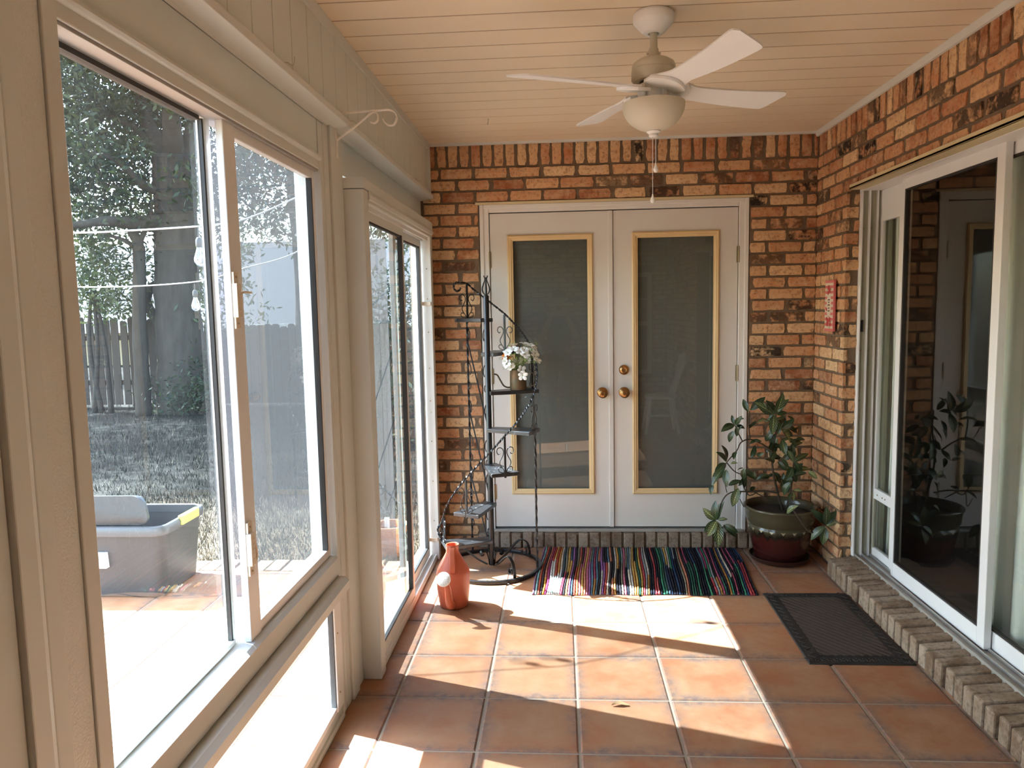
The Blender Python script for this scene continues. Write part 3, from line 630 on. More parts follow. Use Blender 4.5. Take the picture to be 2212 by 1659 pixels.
# ------------------------------------------------------------------ double doors in the back wall
mb = MB(); z0, z1 = 0.116, DT-0.012
for a, b in ((DL+0.004, DL+0.062), (DR-0.062, DR-0.004)): mb.box(a, b, -0.012, 0.08, z0-0.03, z1)
mb.box(DL+0.062, DR-0.062, -0.012, 0.08, 2.155, z1)
fr = struct(mb.build('trim_door_frame', 'trim_white', bevel=0.004), 'white frame of the double doors', 'door frame')
mb = MB()
for a, b in ((DL+0.004, DL+0.03), (DR-0.03, DR-0.004)): mb.box(a, b, -0.022, -0.012, z0-0.03, z1)
mb.box(DL+0.03, DR-0.03, -0.022, -0.012, z1-0.026, z1)
mb.build('brick_mould', 'trim_white', fr, bevel=0.004)
def leaf(name, x0, x1, gx0, gx1, label, knob_x, dead, hinge_x, astragal):
    gz0, gz1 = 0.345, 2.012; z0, z1 = 0.126, 2.149; mb = MB()
    A4 = [(x0, z0), (x1, z0), (x1, z1), (x0, z1)]; B4 = [(gx0+.02, gz0+.02), (gx1-.02, gz0+.02), (gx1-.02, gz1-.02), (gx0+.02, gz1-.02)]
    vs = [(a, y_, b) for y_ in (0.0, 0.045) for a, b in A4+B4]; fs = []
    for k in range(4):
        j = (k+1) % 4; fs += [(k, j, 4+j, 4+k), (8+j, 8+k, 12+k, 12+j), (j, k, 8+k, 8+j), (4+k, 4+j, 12+j, 12+k)]
    mb.add(vs, fs)
    o = struct(mb.build(name, 'door_white', bevel=0.002), label, 'door')
    # moulded pale yellow glazing frame, mitred
    mb = MB(); prof = [(0.0, 0.0), (0.0, -0.010), (0.008, -0.016), (0.016, -0.013), (0.022, -0.013), (0.028, -0.008), (0.036, -0.006), (0.036, 0.0)]
    cs = [(gx0, gz0, 1, 1), (gx1, gz0, -1, 1), (gx1, gz1, -1, -1), (gx0, gz1, 1, -1)]; vs = []; fs = []; n = len(prof)
    for cx, cz, sx, sz in cs:
        for d, yy in prof: vs.append((cx+sx*d, yy, cz+sz*d))
    for k in range(4):
        for i in range(n): j = (i+1) % n; q = (k+1) % 4; fs.append((k*n+i, k*n+j, q*n+j, q*n+i))
    mb.add(vs, fs); mb.build('glazing_frame', 'yellow_trim', o)
    mb = MB(); mb.box(gx0+0.02, gx1-0.02, 0.008, 0.012, gz0+0.02, gz1-0.02); mb.build('pane', 'glass_door', o)
    mb = MB(); mb.box(gx0+0.018, gx1-0.018, 0.034, 0.037, gz0+0.018, gz1-0.018); mb.build('shade', 'shade', o)
    for z, nm in ([(1.006, 'knob')] + ([(1.150, 'deadbolt')] if dead else [])):
        mb = MB(); A = Vector((0, -1, 0))
        if nm == 'knob': mb.lathe([(0.0, 0), (0.034, 0), (0.034, 0.005), (0.030, 0.010), (0.013, 0.014), (0.012, 0.030), (0.022, 0.036), (0.030, 0.046), (0.031, 0.056), (0.024, 0.064), (0.012, 0.066), (0.011, 0.063), (0.0, 0.063)], (knob_x, 0, z), 28, A)
        else: mb.lathe([(0.0, 0), (0.032, 0), (0.032, 0.006), (0.028, 0.014), (0.016, 0.020), (0.012, 0.019), (0.0, 0.019)], (knob_x, 0, z), 28, A)
        k = mb.build(nm, 'brass', o, True, org=(knob_x, 0, z)); mb2 = MB(); mb2.box(knob_x-0.0012, knob_x+0.0012, -0.068 if nm == 'knob' else -0.022, -0.06 if nm == 'knob' else -0.017, z-0.006, z+0.006); mb2.build('keyhole', 'gasket', k)
    for z in (0.36, 1.12, 1.86):
        mb = MB(); mb.tube([(hinge_x, -0.008, z-0.05), (hinge_x, -0.008, z+0.05)], 0.006, 10); mb.box(hinge_x-0.012, hinge_x+0.012, -0.004, 0.0, z-0.05, z+0.05)
        for q in (-0.018, 0.018): mb.tube([(hinge_x, -0.008, z+q-0.001), (hinge_x, -0.008, z+q+0.001)], 0.0066, 10)
        mb.build('hinge', 'hinge', o)
    if astragal:
        mb = MB(); mb.box(x1-0.028, x1+0.002, -0.012, 0.0, z0, z1); mb.build('astragal', 'door_white', o, bevel=0.004)
    return o
leaf('door_5', -0.439, 0.331, -0.330, 0.209, 'left leaf of the white double doors, behind the spiral stand', 0.262, False, -0.443, True)
leaf('door_6', 0.336, 1.106, 0.452, 0.992, 'right leaf of the white double doors with deadbolt', 0.400, True, 1.110, False)
# ------------------------------------------------------------------ left wall
# posts and panels (x = inner face)
def left_box(mb, y0, y1, z0, z1, xin, xout=-0.95): mb.box(xout, xin, y0, y1, z0, z1)
mb = MB()
left_box(mb, YN-0.1, 0.03, 2.10, 2.60, -0.872)                       # header wall
left_box(mb, -2.08, -1.78, 0, 2.10, -0.868)                           # behind the post
left_box(mb, -0.24, 0.03, 0, 2.10, -0.866, -0.90)                            # strip next to the back wall
left_box(mb, -4.02, -3.535, 0, 2.10, -0.872); left_box(mb, YN-0.1, -4.02, 0, 2.10, -0.872)
wl = struct(mb.build('wall_left', 'cream_panel'), 'cream panelled wall holding the garden windows', 'wall')
# frieze of narrow upright boards
mb = MB(); y = 0.0
mb.box(-0.90, -0.822, YN, 0.0, 2.27, ZC+0.01)
rr = random.Random(3)
while y > YN:
    d = rr.uniform(0, 0.0008); wdt = 0.1515
    mb.prism([(y-wdt+0.001, -0.822), (y-wdt+0.004, -0.8155-d), (y-0.004, -0.8155-d), (y-0.001, -0.822)][::1], 'z', 2.27, ZC) if False else mb.add(
        [(-0.822, y-wdt+0.0008, 2.272), (-0.8155, y-wdt+0.0035, 2.272), (-0.8155, y-0.0035, 2.272), (-0.822, y-0.0008, 2.272),
         (-0.822, y-wdt+0.0008, ZC), (-0.8155, y-wdt+0.0035, ZC), (-0.8155, y-0.0035, ZC), (-0.822, y-0.0008, ZC)],
        [(0, 1, 5, 4), (1, 2, 6, 5), (2, 3, 7, 6)])
    y -= wdt
mb.build('board_frieze', 'cream_panel', wl)
# ledge moulding, fascia, battens
mb = MB()
mb.prism([(-0.872, 2.236), (-0.858, 2.236), (-0.852, 2.240), (-0.802, 2.246), (-0.788, 2.248), (-0.786, 2.268), (-0.792, 2.276), (-0.812, 2.280), (-0.86, 2.280)], 'y', YN, -0.032)
mb.build('ledge', 'cream', wl, bevel=0.002)
mb = MB(); mb.prism([(-0.83, 2.545), (-0.806, 2.55), (-0.798, 2.579), (-0.83, 2.579)], 'y', YN, 0.0)
tc = struct(mb.build('trim_cornice_left', 'cream'), 'narrow moulding between frieze boards and ceiling', 'trim')
mb = MB(); mb.prism([(-0.03, ZC-0.014), (-0.048, ZC-0.012), (-0.05, ZC), (-0.03, ZC)], 'x', -0.82, 1.57)
struct(mb.build('trim_cornice_back', 'cream'), 'narrow moulding between back brick wall and ceiling', 'trim')
mb = MB(); mb.prism([(1.572, ZC-0.03), (1.560, ZC-0.028), (1.552, ZC-0.004), (1.552, ZC), (1.572, ZC)], 'y', YN, 0.0)
struct(mb.build('trim_cornice_right', 'cream'), 'narrow moulding between right brick wall and ceiling', 'trim')
# upright corner batten next to the back wall
mb = MB(); mb.box(-0.83, -0.80, -0.045, -0.028, 2.272, ZC-0.01); mb.build('corner_batten', 'cream', wl, bevel=0.002)
# panel field above the big window (flat) sits at -0.866; battens around
mb = MB(); mb.box(-0.875, -0.858, YN, -2.088, 2.098, 2.233); mb.build('header_panel', 'cream_panel', wl)
mb = MB(); mb.box(-0.875, -0.855, -2.085, -2.035, 0.0, 2.232); mb.build('batten', 'cream', wl, bevel=0.002)
# the post
mb = MB()
mb.box(-0.875, -0.852, -2.035, -1.975, 0.0, 2.235)
mb.box(-0.875, -0.842, -1.972, -1.885, 0.0, 2.30)
mb.box(-0.875, -0.850, -1.882, -1.805, 0.0, 2.235)
po = struct(mb.build('trim_post', 'cream', bevel=0.004), 'cream post between the two windows', 'post')

# ---- big sliding window (window_1): y -3.50 .. -2.09
def win_frame(name, yf, yn, label):
    """yf far end, yn near end"""
    mb = MB()
    mb.box(-0.945, -0.846, yf-0.004, yf+0.006, 0.0, 2.10)                      # far jamb
    mb.box(-0.945, -0.850, yn-0.03, yn+0.012, 0.0, 2.112)                       # near jamb
    mb.box(-0.945, -0.852, yn, yf, 2.058, 2.112)                               # head
    mb.prism([(-0.86, 2.086), (-0.844, 2.088), (-0.839, 2.096), (-0.842, 2.106), (-0.86, 2.110)], 'y', yn-0.03, yf)
    mb.prism([(-0.945, 0.562), (-0.845, 0.566), (-0.845, 0.632), (-0.856, 0.642), (-0.945, 0.648)], 'y', yn, yf)   # sill rail, upper half
    mb.prism([(-0.945, 0.506), (-0.815, 0.507), (-0.806, 0.515), (-0.806, 0.545), (-0.820, 0.560), (-0.945, 0.560)], 'y', yn, yf)   # rounded lower half
    mb.box(-0.945, -0.856, yn, yf, 0.018, 0.062); mb.box(-0.945, -0.845, yn, yf, 0.0, 0.02)
    o = struct(mb.build(name, 'cream', bevel=0.003), label, 'window')
    mb = MB(); mb.box(-0.928, -0.856, yn+0.013, yf-0.005, 2.050, 2.0575); mb.build('head_track', 'track_alu', o, bevel=0.001)
    # near pane in the outer track
    ym = yf-0.765; mb = MB(); x = -0.912
    mb.box(x-0.012, x+0.012, ym-0.005, ym+0.022, 0.648, 2.058)
    mb.box(x-0.012, x+0.012, yn+0.012, ym-0.005, 0.648, 0.662); mb.box(x-0.012, x+0.012, yn+0.012, ym-0.005, 2.046, 2.058)
    f1 = mb.build('fixed_sash', 'cream', o, bevel=0.002)
    mb = MB(); mb.box(x-0.008, x-0.003, ym-0.014, ym-0.005, 0.655, 2.05); mb.build('outer_stile', 'grey_alu', f1)
    mb = MB(); mb.box(x-0.002, x+0.002, yn+0.012, ym-0.005, 0.655, 2.05); mb.build('pane', 'glass', f1)
    mb = MB(); mb.box(x-0.003, x+0.007, ym-0.012, ym-0.005, 0.655, 2.05); mb.box(x-0.01, x+0.013, yn+0.012, ym-0.035, 2.036, 2.047); mb.build('gasket', 'gasket', f1)
    # far sash in the inner track
    x = -0.880; a, b = yf-0.012, ym+0.018; mb = MB()
    mb.box(x-0.005, x+0.016, b, b+0.072, 0.645, 2.052)
    mb.box(x-0.012, x+0.012, a-0.034, a, 0.645, 2.052); mb.box(x-0.012, x+0.012, b+0.072, a-0.034, 0.645, 0.675); mb.box(x-0.012, x+0.012, b+0.072, a-0.034, 2.02, 2.052)
    f2 = mb.build('sliding_sash', 'white_alu', o, bevel=0.003)
    mb = MB(); mb.box(x-0.002, x+0.002, b+0.07, a-0.032, 0.67, 2.025); mb.build('pane', 'glass', f2)
    mb = MB(); mb.box(x-0.006, x+0.013, a-0.043, a-0.034, 0.675, 2.02); mb.build('gasket', 'gasket', f2)
    for z, arm in ((1.585, True), (0.905, False)):
        yc = b+0.016; mb = MB()
        mb.box(x+0.016, x+0.022, yc-0.012, yc+0.016, z-0.075, z+0.075); mb.box(x+0.016, x+0.030, yc-0.014, yc+0.012, z-0.045, z+0.045)
        for k in range(5): mb.box(x+0.030, x+0.0315, yc-0.006, yc+0.006, z-0.030+k*0.014, z-0.027+k*0.014)
        if arm: mb.tube(bez([(x+0.024, yc+0.012, z-0.02), (x+0.026, yc+0.017, z+0.012), (x+0.028, yc+0.03, z+0.022), (x+0.030, yc+0.075, z+0.022)], 6), 0.0035, 6)
        else: mb.tube(bez([(x+0.024, yc+0.012, z+0.03), (x+0.027, yc+0.022, z+0.0), (x+0.027, yc+0.024, z-0.03), (x+0.022, yc+0.014, z-0.05)], 6), 0.0035, 6)
        lt = mb.build('latch', 'latch', f2, bevel=0.0015)
        mb = MB(); mb.sphere((x+0.0225, yc, z+0.062), 0.003, 8, 5); mb.sphere((x+0.0225, yc, z-0.062), 0.003, 8, 5); mb.each('screw', 'hinge', lt)
    # outer insect screen before the far half
    mb = MB(); mb.box(-0.9405, -0.9395, b, a, 0.655, 2.045); mb.build('insect_screen', 'screen', o)
    # fixed low pane
    mb = MB(); x = -0.862; c, d = yn+0.012, yf-0.082
    mb.box(x-0.012, x+0.018, d, d+0.077, 0.062, 0.506); mb.box(x-0.012, x+0.014, c, c+0.03, 0.062, 0.506); mb.box(x-0.012, x+0.014, c+0.03, d, 0.062, 0.085); mb.box(x-0.012, x+0.010, c+0.03, d, 0.494, 0.506)
    f3 = mb.build('low_sash', 'white_alu', o, bevel=0.003)
    mb = MB(); mb.box(x-0.002, x+0.002, c+0.03, d, 0.085, 0.496); mb.build('pane', 'glass', f3)
    mb = MB(); mb.box(x-0.006, x+0.012, d-0.008, d, 0.085, 0.494); mb.build('gasket', 'gasket', f3)
    mb = MB()
    for z in (0.36, 0.13): mb.sphere((x+0.018, d+0.025, z), 0.004, 8, 5)
    mb.each('screw', 'hinge', f3)
    return o
win_frame('window_1', -2.09, -3.500, 'large sliding window over a low pane, nearest the camera')
# near side: embossed panel and smooth boards
mb = MB(); mb.box(-0.88, -0.855, -3.60, -3.531, 0.0, 2.10); mb.build('embossed_panel', 'embossed', wl)
mb = MB()
mb.box(-0.88, -0.846, -3.64, -3.60, 0.0, 2.11); mb.prism([(-0.88, -3.70), (-0.838, -3.70), (-0.838, -3.66), (-0.846, -3.64), (-0.88, -3.64)], 'z', 0.0, 2.11); mb.box(-0.88, -0.85, -4.02, -3.70, 0.0, 2.11)
mb.build('edge_board', 'cream_panel', wl, bevel=0.003)

# ---- box framed sliding window (window_2): y -1.80 .. -0.22
mb = MB(); X0, X1 = -0.945, -0.772
mb.box(X0, X1, -1.800, -1.722, 0.0, 2.035); mb.box(-0.885, X1, -0.285, -0.222, 0.0, 2.035)
mb.box(X0, X1, -1.722, -0.285, 1.985, 2.035); mb.box(X0, X1-0.012, -1.722, -0.285, 0.0, 0.022)
w3 = struct(mb.build('window_2', 'cream', bevel=0.004), 'floor length sliding window in a projecting cream box frame', 'window')
mb = MB(); mb.box(X0, X1+0.004, -1.806, -0.216, 2.037, 2.078); mb.prism([(X1, 2.000), (X1+0.006, 2.004), (X1+0.010, 2.020), (X1+0.004, 2.037), (X1, 2.037)], 'y', -1.722, -0.222); mb.build('cap', 'cream', w3, bevel=0.003)
mb = MB()
for xx in (-0.792, -0.822, -0.856): mb.box(xx-0.003, xx+0.003, -1.722, -0.285, 0.02, 0.034); mb.box(xx-0.003, xx+0.003, -1.722, -0.285, 1.965, 1.987)
mb.build('track', 'white_alu', w3, bevel=0.001)
def w3sash(nm, x, a, b, z0, z1, near, far, gk):
    mb = MB(); h = 0.012
    mb.box(x-h, x+h, b, b+near, z0, z1); mb.box(x-h, x+h, a-far, a, z0, z1); mb.box(x-h, x+h, b+near, a-far, z0, z0+0.055); mb.box(x-h, x+h, b+near, a-far, z1-0.04, z1)
    f = mb.build(nm, 'cream', w3, bevel=0.002)
    mb = MB(); mb.box(x-0.002, x+0.002, b+near, a-far, z0+0.05, z1-0.035); mb.build('pane', 'glass_slider', f)
    mb = MB()
    g = 0.022 if gk else 0.012; mb.box(x-0.008, x+0.0125, a-far-g, a-far, z0+0.055, z1-0.04); mb.box(x-0.006, x+0.009, b+near, a-far-g, z1-0.05, z1-0.04); mb.box(x-0.006, x+0.009, b+near, a-far-g, z0+0.055, z0+0.062)
    mb.build('gasket', 'gasket', f)
mb = MB(); mb.box(-0.8805, -0.8795, -1.715, -0.985, 0.036, 1.965); mb.build('insect_screen', 'screen', w3)  # screen added on the near half to dim the sun on the floor
w3sash('near_sash', -0.806, -0.955, -1.720, 0.034, 1.968, 0.004, 0.036, True)
w3sash('far_sash', -0.840, -0.300, -1.045, 0.034, 1.968, 0.06, 0.045, False)
mb = MB()
for z in (0.25, 0.5, 0.75, 0.93, 1.0, 1.2, 1.42, 1.62, 1.8): mb.sphere((-0.800, -0.286, z), 0.004, 8, 5)
mb.each('screw', 'hinge', w3)
mb = MB()
for z in (0.12, 1.58): mb.box(-0.830, -0.778, -0.300, -0.285, z, z+0.022)
mb.each('catch', 'latch', w3, bevel=0.002)

# ------------------------------------------------------------------ wall behind the camera
mb = MB(); WX0, WX1, WZ0, WZ1 = 0.55, 1.35, 0.55, 2.05
mb.box(-0.95, WX0, YN-0.12, YN+0.0, 0, ZC); mb.box(WX1, 1.75, YN-0.12, YN, 0, ZC); mb.box(WX0, WX1, YN-0.12, YN, 0, WZ0); mb.box(WX0, WX1, YN-0.12, YN, WZ1, ZC)
wn = struct(mb.build('wall_near', 'mortar'), 'brick wall with sash window behind the camera', 'wall')
mb = MB()
brick_face(mb, None, (0, YN, 0), (-1, 0, 0), (0, 0, 1), (0, 1, 0), lambda a, b: ([(-1.57, -WX1), (-WX0, 0.86)] if (b > WZ0 and a < WZ1) else [(-1.57, 0.86)]), seed=41, zlimit=ZC, z0=0.002)
mb.build('bricks', 'brick', wn)
mb = MB(); y0, y1 = YN-0.06, YN+0.005
mb.box(WX0, WX0+0.06, y0, y1, WZ0, WZ1); mb.box(WX1-0.06, WX1, y0, y1, WZ0, WZ1); mb.box(WX0+0.06, WX1-0.06, y0, y1, WZ0, WZ0+0.06); mb.box(WX0+0.06, WX1-0.06, y0, y1, WZ1-0.06, WZ1); mb.box(WX0+0.06, WX1-0.06, y0, y1, 1.27, 1.33)
mb.box(0.94, 0.96, y0+0.02, y1-0.02, 1.33, 1.99); mb.box(WX0+0.06, WX1-0.06, y0+0.02, y1-0.02, 1.65, 1.67)
w4 = struct(mb.build('window_3', 'trim_white', bevel=0.003), 'white sash window in the wall behind the camera', 'window')
mb = MB(); mb.box(WX0+0.06, WX1-0.06, YN-0.03, YN-0.026, WZ0+0.06, WZ1-0.06); mb.build('pane', 'glass_clear', w4)
mb = MB(); mb.box(WX0, WX1, YN-0.16, YN-0.13, WZ0, WZ1); mb.build('blind', 'shade', w4)
# ------------------------------------------------------------------ ceiling fan
FX, FY = 0.343, -1.985
fan = thing('ceiling_fan', (FX, FY, ZC), 'white four blade ceiling fan with frosted bowl light', 'ceiling fan')
c0 = (FX, FY, 0)
mb = MB(); mb.lathe([(0.0, ZC-0.001), (0.069, ZC-0.001), (0.069, ZC-0.006), (0.073, ZC-0.007), (0.073, ZC-0.028), (0.069, ZC-0.036), (0.040, ZC-0.066), (0.034, ZC-0.071), (0.020, ZC-0.071), (0.019, ZC-0.062), (0.0, ZC-0.062)], c0, 48)
mb.build('canopy', 'fan_white', fan, True)
mb = MB(); mb.lathe([(0.0, 2.52), (0.0135, 2.52), (0.0135, 2.462), (0.0175, 2.456), (0.0185, 2.425), (0.0, 2.425)], c0, 24); mb.tube([(FX-0.025, FY, 2.442), (FX+0.025, FY, 2.442)], 0.004, 8); mb.build('downrod', 'fan_edge', fan, True)
mb = MB(); mb.lathe([(0.0, 2.430), (0.026, 2.429), (0.054, 2.420), (0.072, 2.408), (0.0765, 2.398), (0.077, 2.386), (0.0755, 2.384), (0.0785, 2.382), (0.0785, 2.352), (0.072, 2.344), (0.0, 2.344)], c0, 56)
mb.build('motor_housing', 'fan_edge', fan, True)
mb = MB(); mb.lathe([(0.0, 2.345), (0.05, 2.345), (0.05, 2.334), (0.0, 2.334)], c0, 40); mb.build('flywheel', 'gasket', fan, True)
mb = MB(); mb.lathe([(0.0, 2.334), (0.054, 2.334), (0.056, 2.331), (0.056, 2.262), (0.0, 2.262)], c0, 48); sh = mb.build('switch_housing', 'fan_white', fan, True)
mb = MB()
for a in (-2.3, -1.05, 0.6, 2.2):
    ca, sa = math.cos(a), math.sin(a); mb.obox((FX+0.062*ca, FY+0.062*sa, 2.292), (0.004*ca, 0.004*sa, 0), (-0.009*sa, 0.009*ca, 0), (0, 0, 0.032))
    mb.lathe([(0, 0), (0.006, 0), (0.006, 0.006), (0, 0.006)], (FX+0.064*ca, FY+0.064*sa, 2.312), 10, Vector((ca, sa, 0)))
mb.each('bowl_bracket', 'fan_white', fan, 2, bevel=0.001)
prof = [(0.0, 2.172)] + [(0.111*math.cos(t), 2.265-0.093*math.sin(t)) for t in [math.pi/2*(1-i/14) for i in range(1, 15)]] + [(0.1105, 2.270), (0.106, 2.271), (0.105, 2.265)] + [(0.106*math.cos(t), 2.265-0.088*math.sin(t)) for t in [math.pi/2*i/10 for i in range(1, 10)]] + [(0.0, 2.177)]
mb = MB(); mb.lathe(prof, c0, 64); mb.build('lamp_bowl', 'bowl', fan, True)
mb = MB(); mb.lathe([(0.0, 2.177), (0.024, 2.175), (0.026, 2.171), (0.021, 2.167), (0.017, 2.164), (0.017, 2.156), (0.013, 2.152), (0.0, 2.151)], c0, 32); mb.build('finial', 'fan_white', fan, True)
for dx, zb in ((-0.005, 1.928), (0.006, 2.036)):
    mb = MB(); z = 2.160
    x, y = FX+dx, FY-0.012
    while z > zb+0.016: mb.sphere((x, y, z), 0.0017, 6, 4); z -= 0.0042
    mb.tube([(x, y, 2.165), (x, y, zb+0.016)], 0.0006, 5)
    ch = mb.build('pull_chain', 'fan_white', fan, True)
    mb = MB(); mb.lathe([(0.0, 0.024), (0.002, 0.023), (0.004, 0.014), (0.0085, 0.004), (0.009, -0.002), (0.006, -0.008), (0.0, -0.010)], (x, y, zb), 16); mb.build('fob', 'fan_white', ch, True)
BLADE_A0 = 24.0
for k in range(4):
    a = math.radians(BLADE_A0 + 90*k); D = Vector((math.cos(a), math.sin(a), 0)); Tn = Vector((-math.sin(a), math.cos(a), 0)); pit = math.radians(13)
    Tp = Tn*math.cos(pit) - Vector((0, 0, 1))*math.sin(pit); Np = D.cross(Tp)
    out = []; rows = []
    for i in range(33):
        t = (i/32)**0.85; r = 0.085 + t*0.460
        w = 0.043 + 0.023*min(1, max(0, (r-0.17)/0.33))
        if r < 0.17: w = 0.043 + 0.024*((0.17-r)/0.085)**1.5
        u_ = max(0.0, (r-0.517)/0.028)
        if u_ > 0: w *= 1-0.34*(1-math.sqrt(max(0.0, 1-min(1, u_)**2)))
        sk_ = 0.012*math.sin(t*math.pi)
        rows.append((r + (0.02 if False else 0), w, sk_))
    vs = []; fs = []
    for h in (0.003, -0.003):
        for r, w, sk_ in rows:
            for q in (-1, -0.5, 0, 0.5, 1): vs.append(Vector((FX, FY, 2.322)) + D*(r - 0.022*(q*0.5+0.5)*max(0.0, (r-0.40)/0.145)**2) + Tp*(q*w+sk_) + Np*h)
    n = len(rows)
    for s_ in (0, 1):
        o = s_*n*5
        for i in range(n-1):
            for q in range(4):
                f = (o+i*5+q, o+(i+1)*5+q, o+(i+1)*5+q+1, o+i*5+q+1); fs.append(f if s_ == 0 else f[::-1])
    ring = [i*5 for i in range(n)] + [(n-1)*5+q for q in range(1, 5)] + [i*5+4 for i in range(n-2, -1, -1)] + [q for q in range(3, 0, -1)]
    for i in range(len(ring)): a1, b1 = ring[i], ring[(i+1) % len(ring)]; fs.append((b1, a1, a1+n*5, b1+n*5))
    mb = MB(); mb.add(vs, fs); mb.build('blade', 'fan_white', fan, False)
    # curved blade holder under the root
    vs = []; fs = []; m = 12
    for h in (-0.0035, -0.016):
        for i in range(m+1):
            q = -1+2*i/m; edge = 0.100 + 0.040*(1-q*q)
            for r in (0.050, edge): vs.append(Vector((FX, FY, 2.322)) + D*r + Tp*(q*0.070) + Np*h)
    for s_ in (0, 1):
        o = s_*(m+1)*2
        for i in range(m): f = (o+i*2, o+i*2+1, o+i*2+3, o+i*2+2); fs.append(f if s_ else f[::-1])
    b = (m+1)*2
    ring = [i*2+1 for i in range(m+1)] + [i*2 for i in range(m, -1, -1)]
    for i in range(len(ring)): a1, b1 = ring[i], ring[(i+1) % len(ring)]; fs.append((a1, b1, b1+b, a1+b))
    mb = MB(); mb.add(vs, fs); mb.build('blade_holder', 'fan_white', fan, False, bevel=0.002)

# ------------------------------------------------------------------ spiral plant stand
SX, SY, RS = -0.430, -0.420, 0.285
st = thing('spiral_plant_stand', (SX, SY, 0), 'black iron spiral staircase plant stand with seven shelves', 'plant stand')
def pol(r, deg, z): a = math.radians(deg); return Vector((SX+r*math.cos(a), SY+r*math.sin(a), z))
ANG = [200, 246.7, 293, 340, 386.7, 433, 480]; SZ = [0.178, 0.405, 0.638, 0.852, 1.070, 1.295, 1.498]
RZ = [0.34, 0.598, 0.842, 1.055, 1.300, 1.515, 1.705]
mb = MB(); mb.lathe([(0.0, 0.015), (0.0165, 0.015), (0.0165, 1.625), (0.012, 1.632), (0.0, 1.632)], (SX, SY, 0), 20)
pole = mb.build('pole', 'black_iron', st, True)
mb = MB(); mb.tube([pol(0, 0, 1.628), pol(0, 0, 1.735)], [0.007, 0.005], 10)
for k in range(4):
    a = 45+90*k; mb.tube(bez([pol(0.008, a, 1.634), pol(0.024, a, 1.648), pol(0.030, a, 1.668), pol(0.020, a, 1.695), pol(0.008, a, 1.722), pol(0.016, a, 1.745)], 6), 0.0026, 6)
mb.build('finial', 'black_iron', st, True)
mb = MB(); mb.tube([pol(RS+0.005, 7.5*i, 0.012) for i in range(48)], 0.0, closed=True, flat=(0.011, 0.010), up=(0, 0, 1)); mb.build('base_ring', 'black_iron', st, bevel=0.003)
for a in (-58, 40, 175):
    mb = MB(); pts = bez([pol(0.028, a, 0.018), pol(0.09, a, 0.050), pol(0.165, a, 0.105), pol(0.215, a, 0.128), pol(0.262, a, 0.105), pol(0.283, a, 0.055), pol(0.284, a, 0.018)], 8)
    mb.tube(pts, 0, flat=(0.009, 0.0025), up=None)
    crl = [pol(0.262-0.020+0.020*math.cos(t), a, 0.050+0.020*math.sin(t)) for t in [1.2-i*0.42 for i in range(13)]]
    mb.tube(bez([pol(0.278, a, 0.075)] + crl, 2), 0, flat=(0.009, 0.002))
    mb.build('foot', 'black_iron', st, True)
for a in (0, 90, 180, 270):
    a += 20; mb = MB(); pts = bez([pol(0.018, a, 0.02), pol(0.022, a, 0.06), pol(0.034, a, 0.098), pol(0.055, a, 0.112), pol(0.068, a, 0.098), pol(0.066, a, 0.080), pol(0.054, a, 0.078), pol(0.052, a, 0.088)], 6)
    mb.tube(pts, 0, flat=(0.009, 0.002)); mb.build('pole_scroll', 'black_iron', st, True)
UP = Vector((0, 0, 1))
for k, (a, z) in enumerate(zip(ANG, SZ)):
    ar = math.radians(a); D = Vector((math.cos(ar), math.sin(ar), 0)); T = Vector((-math.sin(ar), math.cos(ar), 0)); O = Vector((SX, SY, z)); th = 0.022
    mb = MB()
    for p, q in ((-1.0, -0.02), (0.02, 1.0)):                       # two boards side by side
        w0, w1 = 0.040, 0.083; r0, r1 = 0.0, 0.292
        b = [O+D*r0+T*(p*w0), O+D*r1+T*(p*w1), O+D*r1+T*(q*w1), O+D*r0+T*(q*w0)]
        mb.add([v-UP*th for v in b]+b, [(3, 2, 1, 0), (4, 5, 6, 7), (0, 1, 5, 4), (1, 2, 6, 5), (2, 3, 7, 6), (3, 0, 4, 7)])
    shf = mb.build('shelf', 'shelf', st, bevel=0.003)
    rz = RZ[k]; Pb = O+D*RS
    mb = MB(); mb.tube([Pb-UP*(th+0.006), Vector((Pb.x, Pb.y, rz))], 0, flat=(0.0052, 0.0052), up=D); bal = mb.build('baluster', 'black_iron', st)
    for sg in (-1, 1):
        def L(s_, h): return Pb + T*(sg*s_) + UP*h + D*0.004
        mb = MB()
        mb.tube(bez([L(.030, .112), L(.040, .108), L(.049, .122), L(.044, .140), L(.028, .145), L(.014, .134), L(.010, .114), L(.020, .088), L(.032, .066), L(.030, .046), L(.014, .022), L(.006, .006)], 5), 0.0028, 6)
        mb.tube(bez([L(.004, .004), L(.020, .003), L(.036, .010), L(.042, .024), L(.034, .034), L(.026, .030)], 5), 0.0026, 6)
        mb.each('scroll', 'black_iron', st, smooth=True)
# handrail: twisted square bar
ks = [pol(RS+.012, 176, 0.155), pol(RS+.002, 176, 0.20), pol(RS+.014, 184, 0.27)] + [pol(RS+0.004, a, z+0.004) for a, z in zip(ANG, RZ)]
fine = []
for i in range(len(ANG)-1):
    for s_ in range(6): t = s_/6; fine.append(pol(RS+0.004, ANG[i]+(ANG[i+1]-ANG[i])*t, RZ[i]+(RZ[i+1]-RZ[i])*t+0.006))
fine.append(pol(RS+.004, ANG[-1], RZ[-1]+0.006))
endc = pol(RS+.004, 133, RZ[-1]+0.012); Tn = Vector((-math.sin(math.radians(133)), math.cos(math.radians(133)), 0))
curl = [endc + Tn*(0.0+0.026*math.sin(t)) + UP*(-0.026+0.026*math.cos(t)) for t in [i*0.45 for i in range(11)]]
start = [pol(RS+.006, 190, 0.17), pol(RS+.03, 189, 0.215), pol(RS+.035, 188, 0.255), pol(RS+.015, 190, 0.285)]
